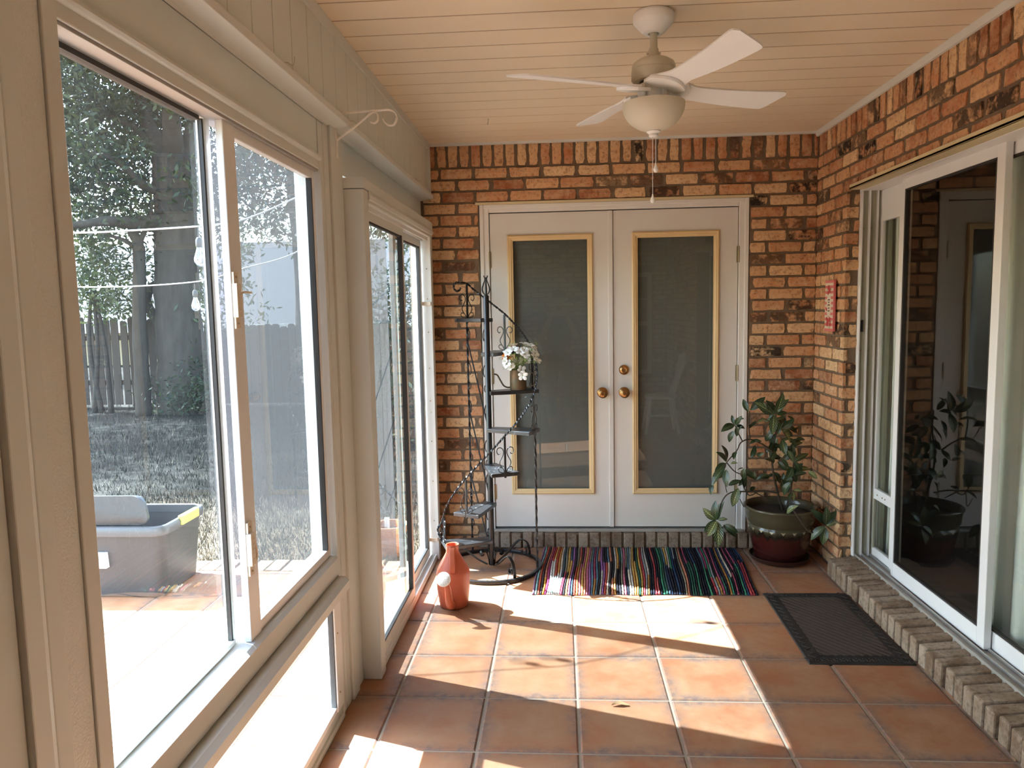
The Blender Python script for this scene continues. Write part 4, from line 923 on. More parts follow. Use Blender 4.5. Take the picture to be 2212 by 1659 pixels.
mb = MB(); mb.tube(bez(start+fine+[endc]+curl[1:], 4), 0, flat=(0.0055, 0.004), twist=75.0, up=(0.03, 0.01, 1)); mb.build('handrail', 'black_iron', st)
c_ = pol(RS+.02, 190, 0.205); mb = MB(); mb.tube(bez([c_+Vector((0, 0, .06)), c_+Vector((.012, 0, .035)), c_+Vector((.018, 0, .01)), c_+Vector((.004, 0, 0)), c_+Vector((-.004, 0, .018)), c_+Vector((.010, 0, .028))], 6), 0.0035, 6); mb.build('rail_curl', 'black_iron', st, True)
for a, z1 in ((350, 0.86), (121, 1.49)):
    mb = MB(); r = 0.278 if a == 350 else RS; pts = [pol(r, a, 0.012+(z1-0.012)*i/90) for i in range(91)]
    mb.tube(pts, 0, flat=(0.0050, 0.0050), twist=24.0, up=(1, 0, 0)); mb.build('upright', 'black_iron', st)
A = lambda z: pol(RS, 121, z)
Bp = lambda z: pol(0.017, 121, z)
mb = MB()
for za, zb in ((1.36, 0.86), (0.93, 0.44), (0.52, 0.10)): mb.tube([A(za), Bp(zb)], 0.0042, 6)
mb.each('brace', 'black_iron', st)
dv = (Bp(0)-A(0)).normalized()
for z in (1.17, 0.72, 0.30):
    for base, d in ((A, dv), (Bp, -dv)):
        def L(s_, h): return base(z+h) + d*s_
        mb = MB(); mb.tube(bez([L(.030, -.02), L(.044, .0), L(.040, .03), L(.020, .05), L(.004, .03), L(.003, .0), L(.010, -.06), L(.030, -.075), L(.034, -.10), L(.016, -.11), L(.010, -.095)], 5), 0.003, 6)
        mb.tube(bez([L(.012, .27), L(.030, .25), L(.038, .22), L(.028, .195), L(.018, .21), L(.018, .235)], 5), 0.003, 6)
        mb.each('brace_scroll', 'black_iron', st, smooth=True)
# price sticker left on the shelf edge
a = math.radians(ANG[5]); D = Vector((math.cos(a), math.sin(a), 0)); T = Vector((-math.sin(a), math.cos(a), 0)); O = Vector((SX, SY, SZ[5]))

# ------------------------------------------------------------------ copper can with flowers on the fifth shelf
a5 = math.radians(12); KX, KY, KZ = SX+0.178*math.cos(a5), SY+0.06, SZ[4]+0.001
cc = thing('copper_watering_can', (KX, KY, KZ), 'small aged copper watering can on a spiral stand shelf', 'watering can')
mb = MB(); mb.lathe([(0.0, 0), (0.048, 0), (0.050, 0.003), (0.049, 0.06), (0.048, 0.116), (0.050, 0.119), (0.047, 0.119), (0.046, 0.06), (0.046, 0.006), (0.0, 0.006)], (KX, KY, KZ), 36); mb.build('body', 'copper', cc, True)
mb = MB(); mb.tube(bez([(KX-0.046, KY, KZ+0.014), (KX-0.066, KY, KZ+0.014), (KX-0.088, KY, KZ+0.026), (KX-0.108, KY, KZ+0.060), (KX-0.124, KY, KZ+0.088), (KX-0.143, KY-0.004, KZ+0.095)], 7), [0.0048]*35+[0.0052], 10); mb.build('spout', 'copper', cc, True)
mb = MB(); mb.tube(bez([(KX+0.048, KY, KZ+0.098), (KX+0.075, KY, KZ+0.102), (KX+0.100, KY, KZ+0.085), (KX+0.108, KY, KZ+0.056), (KX+0.095, KY, KZ+0.028), (KX+0.070, KY, KZ+0.016), (KX+0.048, KY, KZ+0.018)], 7), 0, flat=(0.0055, 0.0018)); mb.build('handle', 'copper', cc, True)
bq = thing('flower_bouquet', (KX, KY, KZ+0.008), 'bunch of white artificial blossoms standing in the copper watering can', 'flowers')
rr = random.Random(21); mbs, mbp, mbc, mbl = MB(), MB(), MB(), MB()
def petal(mb, c, d, up_, ln, wd):
    d = d.normalized(); sd = d.cross(up_).normalized(); nn = sd.cross(d)
    pr_ = [(0, .15, 0), (.35, .75, .06), (.7, 1.0, .03), (.92, .7, -.05), (1, .25, -.1)]; vs = []
    for t, w_, b in pr_:
        for q in (-1, 0, 1): vs.append(c + d*(t*ln) + sd*(q*w_*wd*0.5) + nn*(b*ln + (0.05*ln if q == 0 else 0)))
    mb.add(vs, [(i*3+q, i*3+q+1, (i+1)*3+q+1, (i+1)*3+q) for i in range(4) for q in range(2)])
heads = []
for k in range(30):
    az = rr.uniform(0, 2*math.pi); el = rr.uniform(0.05, 1.0)
    p = Vector((KX+0.015+0.098*math.cos(az)*math.sqrt(1-el*el*0.7), KY+0.075*math.sin(az)*math.sqrt(1-el*el*0.7), KZ+0.155+0.115*el + rr.uniform(-.02, .01)))
    heads.append(p)
heads += [Vector((KX+0.022, KY-0.05, KZ+0.118)), Vector((KX+0.03, KY-0.052, KZ+0.09)), Vector((KX-0.035, KY-0.03, KZ+0.135))]
cen = Vector((KX, KY, KZ+0.10))
for p in heads:
    q = Vector((KX+rr.uniform(-.02, .02), KY+rr.uniform(-.02, .02), KZ+0.012)); m_ = (p+q)/2+Vector((0, 0, 0.015))
    mid2 = Vector((KX+rr.uniform(-.03, .03), KY+rr.uniform(-.03, .03), KZ+0.125)); mbs.tube(bez([q, mid2, p], 4), 0.0011, 5)
    n0 = (p-cen).normalized(); n0 = (n0 + Vector((0, -0.7, 0.2))*0.6 + Vector((rr.uniform(-.5, .5), rr.uniform(-.5, .5), rr.uniform(-.4, .4)))).normalized()
    u_ = n0.orthogonal().normalized(); v_ = n0.cross(u_); ph = rr.random()*6
    for j in range(5):
        an = ph+j*2*math.pi/5; d = (u_*math.cos(an)+v_*math.sin(an))*0.9 + n0*0.28
        petal(mbp, p, d, n0, rr.uniform(.027, .035), rr.uniform(.020, .026))
    mbc.sphere(p+n0*0.004, 0.0032, 6, 4)
for k in range(46):
    az = rr.uniform(0, 6.28); p = Vector((KX+0.03+0.085*math.cos(az), KY+0.06*math.sin(az), KZ+rr.uniform(0.15, 0.285)))
    mbc.sphere(p, rr.uniform(.003, .005), 6, 4)
for k in range(16):
    az = rr.uniform(0, 6.28); p = Vector((KX+0.06*math.cos(az), KY+0.05*math.sin(az), KZ+rr.uniform(0.125, 0.22))); petal(mbl, p, Vector((math.cos(az), math.sin(az), rr.uniform(-.3, .5))), Vector((0, 0, 1)), .035, .014)
mbs.each('stem', 'sprig', bq, smooth=True); mbp.each('blossom', 'petal', bq, 5); mbc.each('bud', 'sprig', bq, smooth=True); mbl.each('leaf', 'sprig', bq)
of = thing('orange_flower', (KX-0.062, KY-0.01, KZ+0.19), 'single orange flower tucked into the white blossoms', 'flower')
mb = MB()
for j in range(9): an = j*2*math.pi/9; petal(mb, Vector((KX-0.062, KY-0.01, KZ+0.195)), Vector((math.cos(an)*0.75-0.25, -0.4, math.sin(an)*1.0)), Vector((-0.4, -0.9, 0)), .034, .015)
mb.build('petals', 'orange_petal', of); mb = MB(); mb.tube(bez([(KX-0.062, KY-0.005, KZ+0.195), (KX-0.03, KY, KZ+0.14), (KX-0.01, KY, KZ+0.02)], 4), 0.0012, 5); mb.build('stem', 'sprig', of)

# ------------------------------------------------------------------ terracotta watering can on the floor
CX, CY = -0.580, -1.000
wc = thing('watering_can', (CX, CY, 0), 'terracotta coloured plastic watering can with white rose on the floor', 'watering can')
mb = MB()
mb.lathe([(0.0, 0.0), (0.066, 0.0), (0.073, 0.006), (0.078, 0.03), (0.0855, 0.10), (0.0875, 0.180), (0.0850, 0.196), (0.078, 0.210), (0.061, 0.240), (0.045, 0.268), (0.034, 0.288), (0.0335, 0.322), (0.036, 0.327), (0.034, 0.331), (0.029, 0.329), (0.0275, 0.29), (0.036, 0.262), (0.070, 0.205), (0.075, 0.03), (0.0, 0.012)], (CX, CY, 0), 44)
mb.build('body', 'terracotta_plastic', wc, True, angle=60)
HD = Vector((0.12, -1, 0)).normalized(); P0 = Vector((CX, CY, 0))
mb = MB(); mb.tube(bez([P0+HD*0.026+UP*0.318, P0+HD*0.050+UP*0.310, P0+HD*0.078+UP*0.278, P0+HD*0.088+UP*0.245, P0+HD*0.086+UP*0.212, P0+HD*0.074+UP*0.198], 7), 0, flat=(0.0125, 0.0075), up=None); mb.build('handle', 'terracotta_plastic', wc, True, bevel=0.003)
SDv = Vector((-0.02, -1, 0)).normalized(); pts = bez([P0+SDv*0.070+UP*0.028, P0+SDv*0.112+UP*0.050, P0+SDv*0.150+UP*0.100, P0+SDv*0.172+UP*0.162, P0+SDv*0.196+UP*0.210-Vector((0.008, 0, 0))], 8)
nP = len(pts); mb = MB(); mb.tube(pts, [0.024-0.011*i/(nP-1) for i in range(nP)], 16)
# web joining the spout foot to the body
mb.prism([(-0.070, 0.004), (-0.108, 0.012), (-0.118, 0.050), (-0.082, 0.060)], 'x', CX-0.012, CX+0.012) if False else None
mb.build('spout', 'terracotta_plastic', wc, True)
tip = pts[-1]; ax = Vector((-0.10, -0.86, 0.42)).normalized()
mb = MB(); mb.lathe([(0.012, -0.030), (0.014, -0.020), (0.034, -0.004), (0.0365, 0.0), (0.036, 0.004), (0.030, 0.009), (0.018, 0.013), (0.0, 0.0145)], tip+ax*0.026, 36, ax); ro = mb.build('rose', 'rose_white', wc, True)
mb = MB(); Qr = ax.to_track_quat('Z', 'Y')
for r_, n_, h_ in ((0.027, 14, .0105), (0.019, 9, .0128), (0.010, 5, .0138)):
    for k in range(n_): an = 2*math.pi*k/n_; mb.sphere(tip+ax*0.026 + Qr @ Vector((r_*math.cos(an), r_*math.sin(an), h_)), 0.0012, 6, 4)
mb.build('rose_holes', 'gasket', ro)

# ------------------------------------------------------------------ rag rug
rug = None
rr = random.Random(77); mb = MB()
QA, QB, QC, QD = Vector((-0.128, -0.066)), Vector((1.092, -0.074)), Vector((1.036, -0.842)), Vector((-0.176, -0.858))
pal_l = [(0.42, 0.10, 0.09), (0.05, 0.04, 0.04), (0.50, 0.25, 0.07), (0.30, 0.06, 0.12), (0.03, 0.03, 0.035), (0.22, 0.20, 0.15), (0.28, 0.12, 0.30), (0.45, 0.42, 0.38), (0.05, 0.08, 0.10), (0.50, 0.20, 0.12), (0.10, 0.18, 0.24), (0.40, 0.07, 0.05), (0.60, 0.55, 0.45), (0.03, 0.025, 0.03), (0.45, 0.14, 0.20), (0.55, 0.34, 0.10)]
pal_r = [(0.015, 0.018, 0.03), (0.02, 0.03, 0.06), (0.35, 0.05, 0.06), (0.03, 0.10, 0.07), (0.015, 0.015, 0.02), (0.40, 0.20, 0.06), (0.05, 0.22, 0.13), (0.02, 0.02, 0.03), (0.03, 0.06, 0.12), (0.34, 0.08, 0.13), (0.25, 0.27, 0.28), (0.012, 0.016, 0.024)]
left_cols = [(0.20, 0.11, 0.17), (0.22, 0.42, 0.44), (0.46, 0.10, 0.06), (0.05, 0.04, 0.05), (0.58, 0.32, 0.05), (0.35, 0.05, 0.15), (0.62, 0.60, 0.56), (0.64, 0.62, 0.58), (0.55, 0.66, 0.66), (0.66, 0.64, 0.60), (0.60, 0.62, 0.62), (0.66, 0.63, 0.60), (0.40, 0.06, 0.10)]
NS = 92; M_ = 46; wob = [rr.uniform(-1, 1) for _ in range(12)]
def rugp(s_, t):
    top = QA.lerp(QB, s_); bot = QD.lerp(QC, s_); bow = 0.010*math.sin(t*math.pi)*(s_-0.2)
    p = top.lerp(bot, t); return Vector((p.x+bow+0.004*math.sin(t*7+s_*31), p.y + 0.006*math.sin(s_*23)*(1 if t > 0.5 else 0.4), 0))
for k in range(NS):
    s0, s1 = k/NS, (k+1)/NS; f = k/NS
    ca = left_cols[k] if (k < 13) else rr.choice(pal_l if rr.random() > (f-0.2)*1.25 else pal_r)
    cb = rr.choice(pal_l if rr.random() > (f-0.15)*1.3 else pal_r) if rr.random() < 0.75 and k >= 13 else ca
    if k < 13 and k >= 4: cb, ca = ca, rr.choice(pal_l)
    cut = rr.uniform(0.25, 0.75); vs = []
    for j in range(M_+1):
        t = j/M_; bump = 0.0034*math.sin(t*M_*2.1+k*1.7)+rr.uniform(-.0016, .0016); edge = 0.55 if j in (0, M_) else 1.0
        for q, h in ((0.0, 0.004), (0.22, 0.011), (0.5, 0.0145), (0.78, 0.011), (1.0, 0.004)):
            p = rugp(s0+(s1-s0)*q, t); vs.append((p.x, p.y, 0.001+h*edge+bump*(1 if 0 < q < 1 else 0)))
    o = mb.add(vs, [])
    for j in range(M_):
        col = ca if j/M_ < cut else cb; v = rr.uniform(0.8, 1.15)
        for q in range(4): mb.f.append((o+j*5+q+5, o+j*5+q+6, o+j*5+q+1, o+j*5+q)); mb.a.setdefault('tint', {})[len(mb.f)-1] = tuple(min(1, x*v) for x in col)
    for j, fl_ in ((0, 1), (M_, 0)):
        pp = [rugp(s0, j/M_), rugp(s1, j/M_)]; i0 = o+j*5; b0 = len(mb.v); mb.v += [(pp[0].x, pp[0].y, 0.0005), (pp[1].x, pp[1].y, 0.0005)]
        mb.f.append((i0, i0+1, i0+2, i0+3, i0+4, b0+1, b0) if fl_ else (b0, b0+1, i0+4, i0+3, i0+2, i0+1, i0)); mb.a['tint'][len(mb.f)-1] = ca if j == 0 else cb
rug = tag(mb.build('rag_rug', 'rag', None, True, org=(0.45, -0.46, 0), angle=180), 'multicoloured woven rag rug lying before the double doors', 'rug')

# ------------------------------------------------------------------ fallen leaf
P = Vector((0.215, -1.985, 0.004)); mb = MB(); vs = []
for t, w_ in ((0, .002), (.25, .009), (.5, .013), (.75, .009), (1, .001)):
    for q in (-1, 0, 1): vs.append((P.x-.035+.07*t, P.y+q*w_+.008*math.sin(t*3), P.z+.006*abs(q)+.004*math.sin(t*5)))
mb.add(vs, [(i*3+q, i*3+q+1, (i+1)*3+q+1, (i+1)*3+q) for i in range(4) for q in range(2)])
tag(mb.build('fallen_leaf', 'dry_leaf', None, True, org=(P.x, P.y, 0)), 'small dry curled leaf lying on the sunlit floor tiles', 'leaf')

# ------------------------------------------------------------------ door mat
mt = thing('door_mat', (1.28, -1.22, 0), 'dark brown ribbed door mat with black rubber border', 'door mat')
q = [Vector((1.066, -0.825)), Vector((1.500, -0.818)), Vector((1.500, -1.622)), Vector((1.050, -1.622))]
def mq(s_, t, z): a = q[0].lerp(q[1], s_).lerp(q[3].lerp(q[2], s_), t); return (a.x, a.y, z)
bw, bh = 0.145, 0.085
mb = MB(); o = [(0, 0), (1, 0), (1, 1), (0, 1)]; i_ = [(bw, bh), (1-bw, bh), (1-bw, 1-bh), (bw, 1-bh)]
vs = [mq(a, b, 0.001) for a, b in o] + [mq(a*0.985+0.0075, b*0.99+0.005, 0.007) for a, b in o] + [mq(a, b, 0.008) for a, b in i_] + [mq(a, b, 0.002) for a, b in i_]
fs = []
for k in range(4):
    j = (k+1) % 4; fs += [(j, k, 4+k, 4+j), (4+j, 4+k, 8+k, 8+j), (8+j, 8+k, 12+k, 12+j)]
mb.add(vs, fs); mb.add([mq(a, b, 0.001) for a, b in o], [(0, 1, 2, 3)])
rr = random.Random(4)
for k in range(130):                                    # raised zigzag ribs on the border
    side = k % 4; t = (k//4+0.5)/33
    a, b, dx = [(t, bh*0.5, 1), (1-bw*0.5, t, 1), (t, 1-bh*0.5, 1), (bw*0.5, t, 1)][side]
    c = Vector(mq(a, b, 0.008)); an = 0.7 if (k//4) % 2 else -0.7
    e = 0.018; mb.obox(c, (e*math.cos(an), e*math.sin(an), 0), (-0.003*math.sin(an), 0.003*math.cos(an), 0), (0, 0, 0.0016))
mb.build('border', 'mat_rubber', mt, bevel=0.001)
mb = MB(); N1 = 96; vs = []; fs = []
for i in range(N1+1):
    for j in range(N1+1):
        a = bw+(1-2*bw)*i/N1; b = bh+(1-2*bh)*j/N1; p = mq(a, b, 0)
        rib = abs(((p[0]*0.80 + p[1]*0.60)/0.030) % 1.0 - 0.5)*2
        vs.append((p[0], p[1], 0.0065+0.0040*(1 if rib > 0.25 else rib*4*0.8)))
for i in range(N1):
    for j in range(N1): a = i*(N1+1)+j; fs.append((a, a+1, a+N1+2, a+N1+1)[::-1])
mb.add(vs, fs); mb.build('ribbed_pile', 'mat_pile', mt, True, angle=180)

# ------------------------------------------------------------------ plant pot, saucer, plant
PX, PY = 1.312, -0.262
sc = MB(); sc.lathe([(0.0, 0.002), (0.150, 0.002), (0.165, 0.012), (0.178, 0.034), (0.174, 0.036), (0.160, 0.016), (0.0, 0.014)], (PX, PY, 0), 48)
tag(sc.build('plant_saucer', 'saucer', None, True, org=(PX, PY, 0)), 'dark oxblood saucer under the glazed plant pot', 'saucer')
pt = thing('potted_plant', (PX, PY, 0.016), 'zebra-leaved plant in a glazed olive pot in the brick corner', 'potted plant')
mb = MB(); mb.lathe([(0.0, 0.016), (0.135, 0.016), (0.146, 0.030), (0.163, 0.10), (0.177, 0.16), (0.186, 0.205), (0.186, 0.222), (0.180, 0.228), (0.183, 0.236), (0.196, 0.250), (0.201, 0.285), (0.203, 0.318), (0.212, 0.326), (0.213, 0.336), (0.206, 0.341), (0.194, 0.336), (0.190, 0.31), (0.182, 0.27), (0.0, 0.268)], (PX, PY, 0), 64)
pp = mb.build('pot', 'pot', pt, True, angle=70, org=(PX, PY, 0.016))
mb = MB()
for k in range(18):
    an = 2*math.pi*k/18; d = Vector((math.cos(an), math.sin(an), 0)); t_ = Vector((-math.sin(an), math.cos(an), 0)); c = Vector((PX, PY, 0))+d*0.1855
    vs = [c+t_*a+UP*b+d*h for a, b, h in ((-.013, .218, 0), (.013, .218, 0), (.010, .203, -.002), (0, .190, -.0055), (-.010, .203, -.002), (0, .206, .0022))]
    mb.add(vs, [(0, 1, 5), (1, 2, 5), (2, 3, 5), (3, 4, 5), (4, 0, 5)])
mb.each('pressed_heart', 'heart_highlight', pp)
mb = MB(); mb.lathe([(0.0, 0.305), (0.06, 0.302), (0.12, 0.296), (0.191, 0.292)], (PX, PY, 0), 40); mb.build('soil', 'soil', pt, True)

def ray(u, v):
    x, y = (u-1106)/FPX, -(v-829.5)/FPX; return (_r*x + _u*y + _f).normalized()
def at_y(u, v, y): d = ray(u, v); t = (y-CAM[1])/d.y; return Vector(CAM)+d*t
def PQ(x, y, yy): return at_y(1440+x/3.607, 820+y/3.607, yy)
LV = [(850,265,912,112,.4),(825,265,695,178,.5),(870,255,952,150,.5),(860,275,945,255,.2),(835,275,822,430,.5),(815,330,705,325,1),(890,372,958,482,1),(900,380,995,305,.05),(655,240,770,135,.05),(640,250,593,150,.2),(650,238,702,212,.3),(850,250,775,160,.1),(845,240,800,300,.2),(760,180,780,260,.1),
 (530,350,505,274,.1),(535,352,592,280,.15),(527,350,424,405,.2),(560,300,604,305,.1),(540,362,612,380,.15),(545,365,548,445,.15),(525,400,480,490,.1),(560,400,590,360,.1),
 (465,640,425,510,.3),(465,640,388,562,.3),(540,560,524,622,.1),(500,655,552,648,.9),(460,650,372,735,.2),(455,685,352,825,.3),(465,700,470,840,.3),(480,825,592,790,.2),(360,815,343,897,.1),(440,720,400,770,.9),
 (600,690,547,712,.1),(600,705,692,772,.15),(590,745,603,850,.2),(560,845,512,992,.5),(682,715,692,782,.1),(605,690,600,785,.15),(620,760,560,830,.1),(575,870,530,940,.2),(650,870,690,830,.05),
 (650,490,742,482,.1),(660,610,692,512,.1),(700,590,762,572,.1),(770,480,835,400,.1),(800,600,862,522,.1),(830,640,772,618,.1),(890,620,952,692,.15),(870,640,945,712,.1),(940,550,992,642,.5),(988,642,1107,574,.4),(980,690,930,792,.2),(1025,705,1116,690,.9),(1105,715,1176,772,.9),(1000,742,1092,730,.1),(965,455,1006,530,.05),(965,800,905,905,.2),(988,862,1060,865,.95),(985,872,990,942,.95),(830,480,790,560,.1),(900,470,930,590,.4),(855,420,800,500,.15),(880,330,870,430,.2),(910,500,960,590,.1),(850,560,800,640,.1),(1000,720,1060,650,.2),(975,720,1010,800,.2),(860,500,905,560,.1),(660,370,700,322,.05),(640,380,665,345,.1),(690,470,650,500,.1),(690,560,655,612,.1),
 (392,1092,280,1000,.8),(388,1090,378,944,.2),(398,1090,440,952,.15),(402,1092,476,1088,.6),(385,1095,290,1192,.3),(388,1100,318,1222,.95),(395,1105,405,1305,.7),(440,1132,545,1232,.25),(450,1128,556,1190,.1),
 (1238,1130,1240,985,.4),(1245,1130,1322,1022,.03),(1245,1140,1332,1104,1),(1235,1145,1118,1250,.3),(1238,1150,1215,1288,.4),(1230,1120,1130,1010,.05),(935,1042,1022,980,.8),(985,880,950,940,.3)]
mb = MB(); mb.uvname = 'leaf'; rr = random.Random(8)
def leafmesh(b, tip, wr, vein):
    L_ = (tip-b).length; d = (tip-b).normalized(); view = (Vector(CAM)-b).normalized(); nrm = (view*0.7 + Vector((rr.uniform(-.6, .6), rr.uniform(-.3, .3), rr.uniform(0.0, .8)))).normalized()
    sd = d.cross(nrm).normalized(); nn = sd.cross(d).normalized(); vs = []; N_ = 9; droop = rr.uniform(-.05, .14)
    for i in range(N_+1):
        t = i/N_; w_ = wr*L_*(math.sin(math.pi*t**0.85)**0.8 if 0 < t < 1 else 0.02); arch = math.sin(t*math.pi)*0.10*L_ - droop*L_*t*t
        for q in (-1, -.5, 0, .5, 1):
            fold = 0.22*abs(q)*w_ ; vs.append(b + d*(t*L_) + sd*(q*w_) + nn*(arch+fold)); mb.uv.append((q*0.5+0.5, t))
    mb.add(vs, [(i*5+q, i*5+q+1, (i+1)*5+q+1, (i+1)*5+q) for i in range(N_) for q in range(4)], vein=vein)
for x0, y0, x1, y1, vein in LV:
    yy = PY - 0.06 + rr.uniform(-.10, .08)
    if x0 > 1100: yy = PY-0.32
    b = PQ(x0, y0, yy); t = PQ(x1, y1, yy-rr.uniform(-0.03, .05)); leafmesh(b, t, rr.uniform(.19, .25), vein)
for k in range(44):
    x0, y0 = rr.uniform(790, 1010), rr.uniform(270, 800); an = rr.uniform(0, 6.28); yy = PY-0.02+rr.uniform(-.02, .10)
    leafmesh(PQ(x0, y0, yy), PQ(x0+95*math.cos(an), y0+80*math.sin(an)+25, yy+0.02), .2, rr.choice((.05, .1, .1, .2, .5)))
mb.build('foliage', 'leaf', pt, True, angle=180)
mb = MB()
def stm(pts, r0, r1, yy=PY-0.05):
    P = bez([PQ(x, y, yy) for x, y in pts], 6); n = len(P); mb.tube(P, [r0+(r1-r0)*i/(n-1) for i in range(n)], 8)
stm([(912, 1050), (870, 900), (830, 720), (822, 560), (850, 420), (850, 250)], .008, .004, PY)
stm([(915, 1050), (960, 900), (985, 720), (990, 640)], .007, .004, PY)
stm([(866, 885), (760, 868), (640, 872), (500, 880), (432, 950), (395, 1092)], .005, .0035)
stm([(825, 560), (740, 500), (650, 466), (580, 490), (545, 555), (470, 642), (450, 690)], .005, .003)
stm([(650, 466), (640, 350), (647, 245)], .004, .003); stm([(590, 478), (560, 420), (530, 350)], .004, .003); stm([(470, 650), (530, 715), (600, 740), (620, 700)], .0035, .0025)
stm([(780, 925), (640, 870), (610, 990), (570, 930)], .0035, .0025); stm([(985, 1015), (1110, 1185), (1190, 1160), (1240, 1132)], .004, .003, PY-0.30); stm([(720, 870), (640, 900), (590, 800), (600, 740)], .0035, .0025); stm([(850, 430), (890, 380), (905, 370)], .0035, .0025); stm([(925, 1050), (950, 1030), (1000, 1000)], .004, .002, PY-0.05); stm([(470, 880), (460, 840), (440, 740)], .003, .002)
mb.each('stem', 'stem', pt, smooth=True)

# ------------------------------------------------------------------ plaque on the right wall
Y0, Y1, Z0, Z1 = -0.262, -0.398, 1.385, 1.678; x = 1.556
pq = thing('hanging_plaque', (1.565, -0.33, 1.53), 'small pink gingham plaque hanging on the right brick wall', 'wall plaque')
mb = MB(); mb.box(x-0.006, x+0.008, Y1, Y0, Z0, Z1); mb.build('board', 'pink', pq, bevel=0.002)
mb = MB(); n = 19; xs = x-0.0066
for k in range(n):
    if k % 2 == 0: continue
    za = Z0+(Z1-Z0)*k/n; zb = Z0+(Z1-Z0)*(k+1)/n; mb.add([(xs, Y0-0.004, za), (xs, Y1+0.004, za), (xs, Y1+0.004, zb), (xs, Y0-0.004, zb)], [(0, 1, 2, 3)])
mb.build('stripes', 'plaque_cream', pq)
mb = MB(); cy_ = (Y0+Y1)/2; el = [(cy_+0.036*math.cos(t), 1.535+0.075*math.sin(t)) for t in [i*math.pi/12 for i in range(24)]]
mb.add([(xs-0.0006, a, b) for a, b in el], [tuple(range(24))[::-1]]); mb.build('medallion', 'plaque_cream', pq)
mb = MB(); rr = random.Random(2)
for (dy, z, r_) in ((0.008, 1.635, .016), (-0.006, 1.618, .017), (0.014, 1.605, .012), (0.030, 1.455, .013), (0.012, 1.44, .018), (-0.018, 1.452, .016), (-0.024, 1.425, .013), (0.022, 1.425, .014), (0.035, 1.51, .010)):
    mb.lathe([(0, .0022), (r_*.6, .0018), (r_, 0.0), (r_*1.0, -.0005)], (xs-0.0008, cy_+dy, z), 9, Vector((-1, 0, 0)))
mb.each('painted_rose', 'plaque_red', pq)
mb = MB()
for (dy, z, an) in ((-.026, 1.628, .5), (.03, 1.622, 2.4), (.035, 1.435, .3), (-.004, 1.415, 1.5), (-.038, 1.44, 2.5), (.0, 1.468, .9), (-.02, 1.405, 2.0)):
    c = Vector((xs-0.0012, cy_+dy, z)); d = Vector((0, math.cos(an), math.sin(an))); s_ = Vector((0, -math.sin(an), math.cos(an))); mb.add([c-d*.012, c+s_*.005, c+d*.012, c-s_*.005], [(3, 2, 1, 0)])
mb.each('painted_leaf', 'plaque_green', pq)
mb = MB()
for k, (wd_, z) in enumerate(((.030, 1.566), (.020, 1.552), (.034, 1.536), (.022, 1.518), (.028, 1.502))):
    nn = int(wd_/.005); yy = cy_+wd_/2; P = []
    for i in range(nn*3): P.append((xs-0.0013, yy-wd_*i/(nn*3-1), z+0.0035*math.sin(i*2.1+k)))
    mb.tube(P, 0.0008, 4)
mb.each('script_line', 'plaque_ink', pq)
mb = MB(); mb.tube([(x, Y0-0.035, Z1), (x+0.006, -0.325, Z1+0.085), (x, Y1+0.02, Z1)], 0.0014, 5); mb.build('cord', 'string', pq)

# ------------------------------------------------------------------ bracket, hooks, nail
BY, BX = -1.905, -0.842
br = thing('plant_bracket', (BX, BY, 2.27), 'white scrolled plant hanger bracket screwed to the cream post', 'bracket')
mb = MB(); mb.tube([(BX+0.002, BY, 2.135), (BX+0.002, BY, 2.300)], 0, flat=(0.0085, 0.0022), up=(1, 0, 0)); mb.build('plate', 'white_iron', br, bevel=0.001)
mb = MB(); mb.tube(bez([(BX+0.002, BY, 2.296), (BX+0.08, BY, 2.300), (BX+0.17, BY, 2.303), (BX+0.207, BY, 2.304), (BX+0.231, BY, 2.291), (BX+0.236, BY, 2.268), (BX+0.224, BY, 2.249), (BX+0.204, BY, 2.248), (BX+0.189, BY, 2.260), (BX+0.184, BY, 2.272)], 6), 0, flat=(0.0075, 0.002), up=(0, 0.01, 1)); mb.build('arm', 'white_iron', br)
mb = MB(); mb.tube(bez([(BX+0.004, BY, 2.200), (BX+0.06, BY, 2.236), (BX+0.12, BY, 2.280), (BX+0.148, BY, 2.297), (BX+0.164, BY, 2.288), (BX+0.164, BY, 2.268), (BX+0.150, BY, 2.258), (BX+0.135, BY, 2.262)], 6), 0, flat=(0.0065, 0.002)); mb.build('strut', 'white_iron', br)
mb = MB()
for z in (2.15, 2.165, 2.285): mb.sphere((BX+0.005, BY, z), 0.0035, 8, 5)
mb.each('screw', 'white_alu', br)
for y, lab in ((-2.50, 'cream cup hook on the cream ledge, left of the white bracket'), (-1.80, 'cream cup hook on the cream ledge, just right of the white bracket'), (-0.50, 'cream cup hook on the cream ledge, nearest the back brick wall')):
    P = Vector((-0.8125, y, 2.295)); mb = MB(); mb.tube([P, P+Vector((.010, 0, 0))], 0.0016, 6)
    mb.tube(bez([P+Vector((.010, 0, 0)), P+Vector((.020, 0, -.008)), P+Vector((.028, 0, -.005)), P+Vector((.030, 0, .006)), P+Vector((.030, 0, .016))], 5), 0.0014, 6)
    tag(mb.build('cup_hook', 'latch', None, True, org=P), lab, 'hook', 'cup hooks on the cream ledge')
P = at_y(1055, 262, -1.0); d = ray(1055, 256); t = (ZC-CAM[2])/d.z; P = Vector(CAM)+d*t
mb = MB(); mb.tube([P+Vector((0, 0, 0.002)), P+Vector((-0.004, -0.004, -0.034))], 0.0016, 6)
tag(mb.build('nail', 'wire', None, True, org=P), 'bent nail sticking down from the plank ceiling', 'nail')
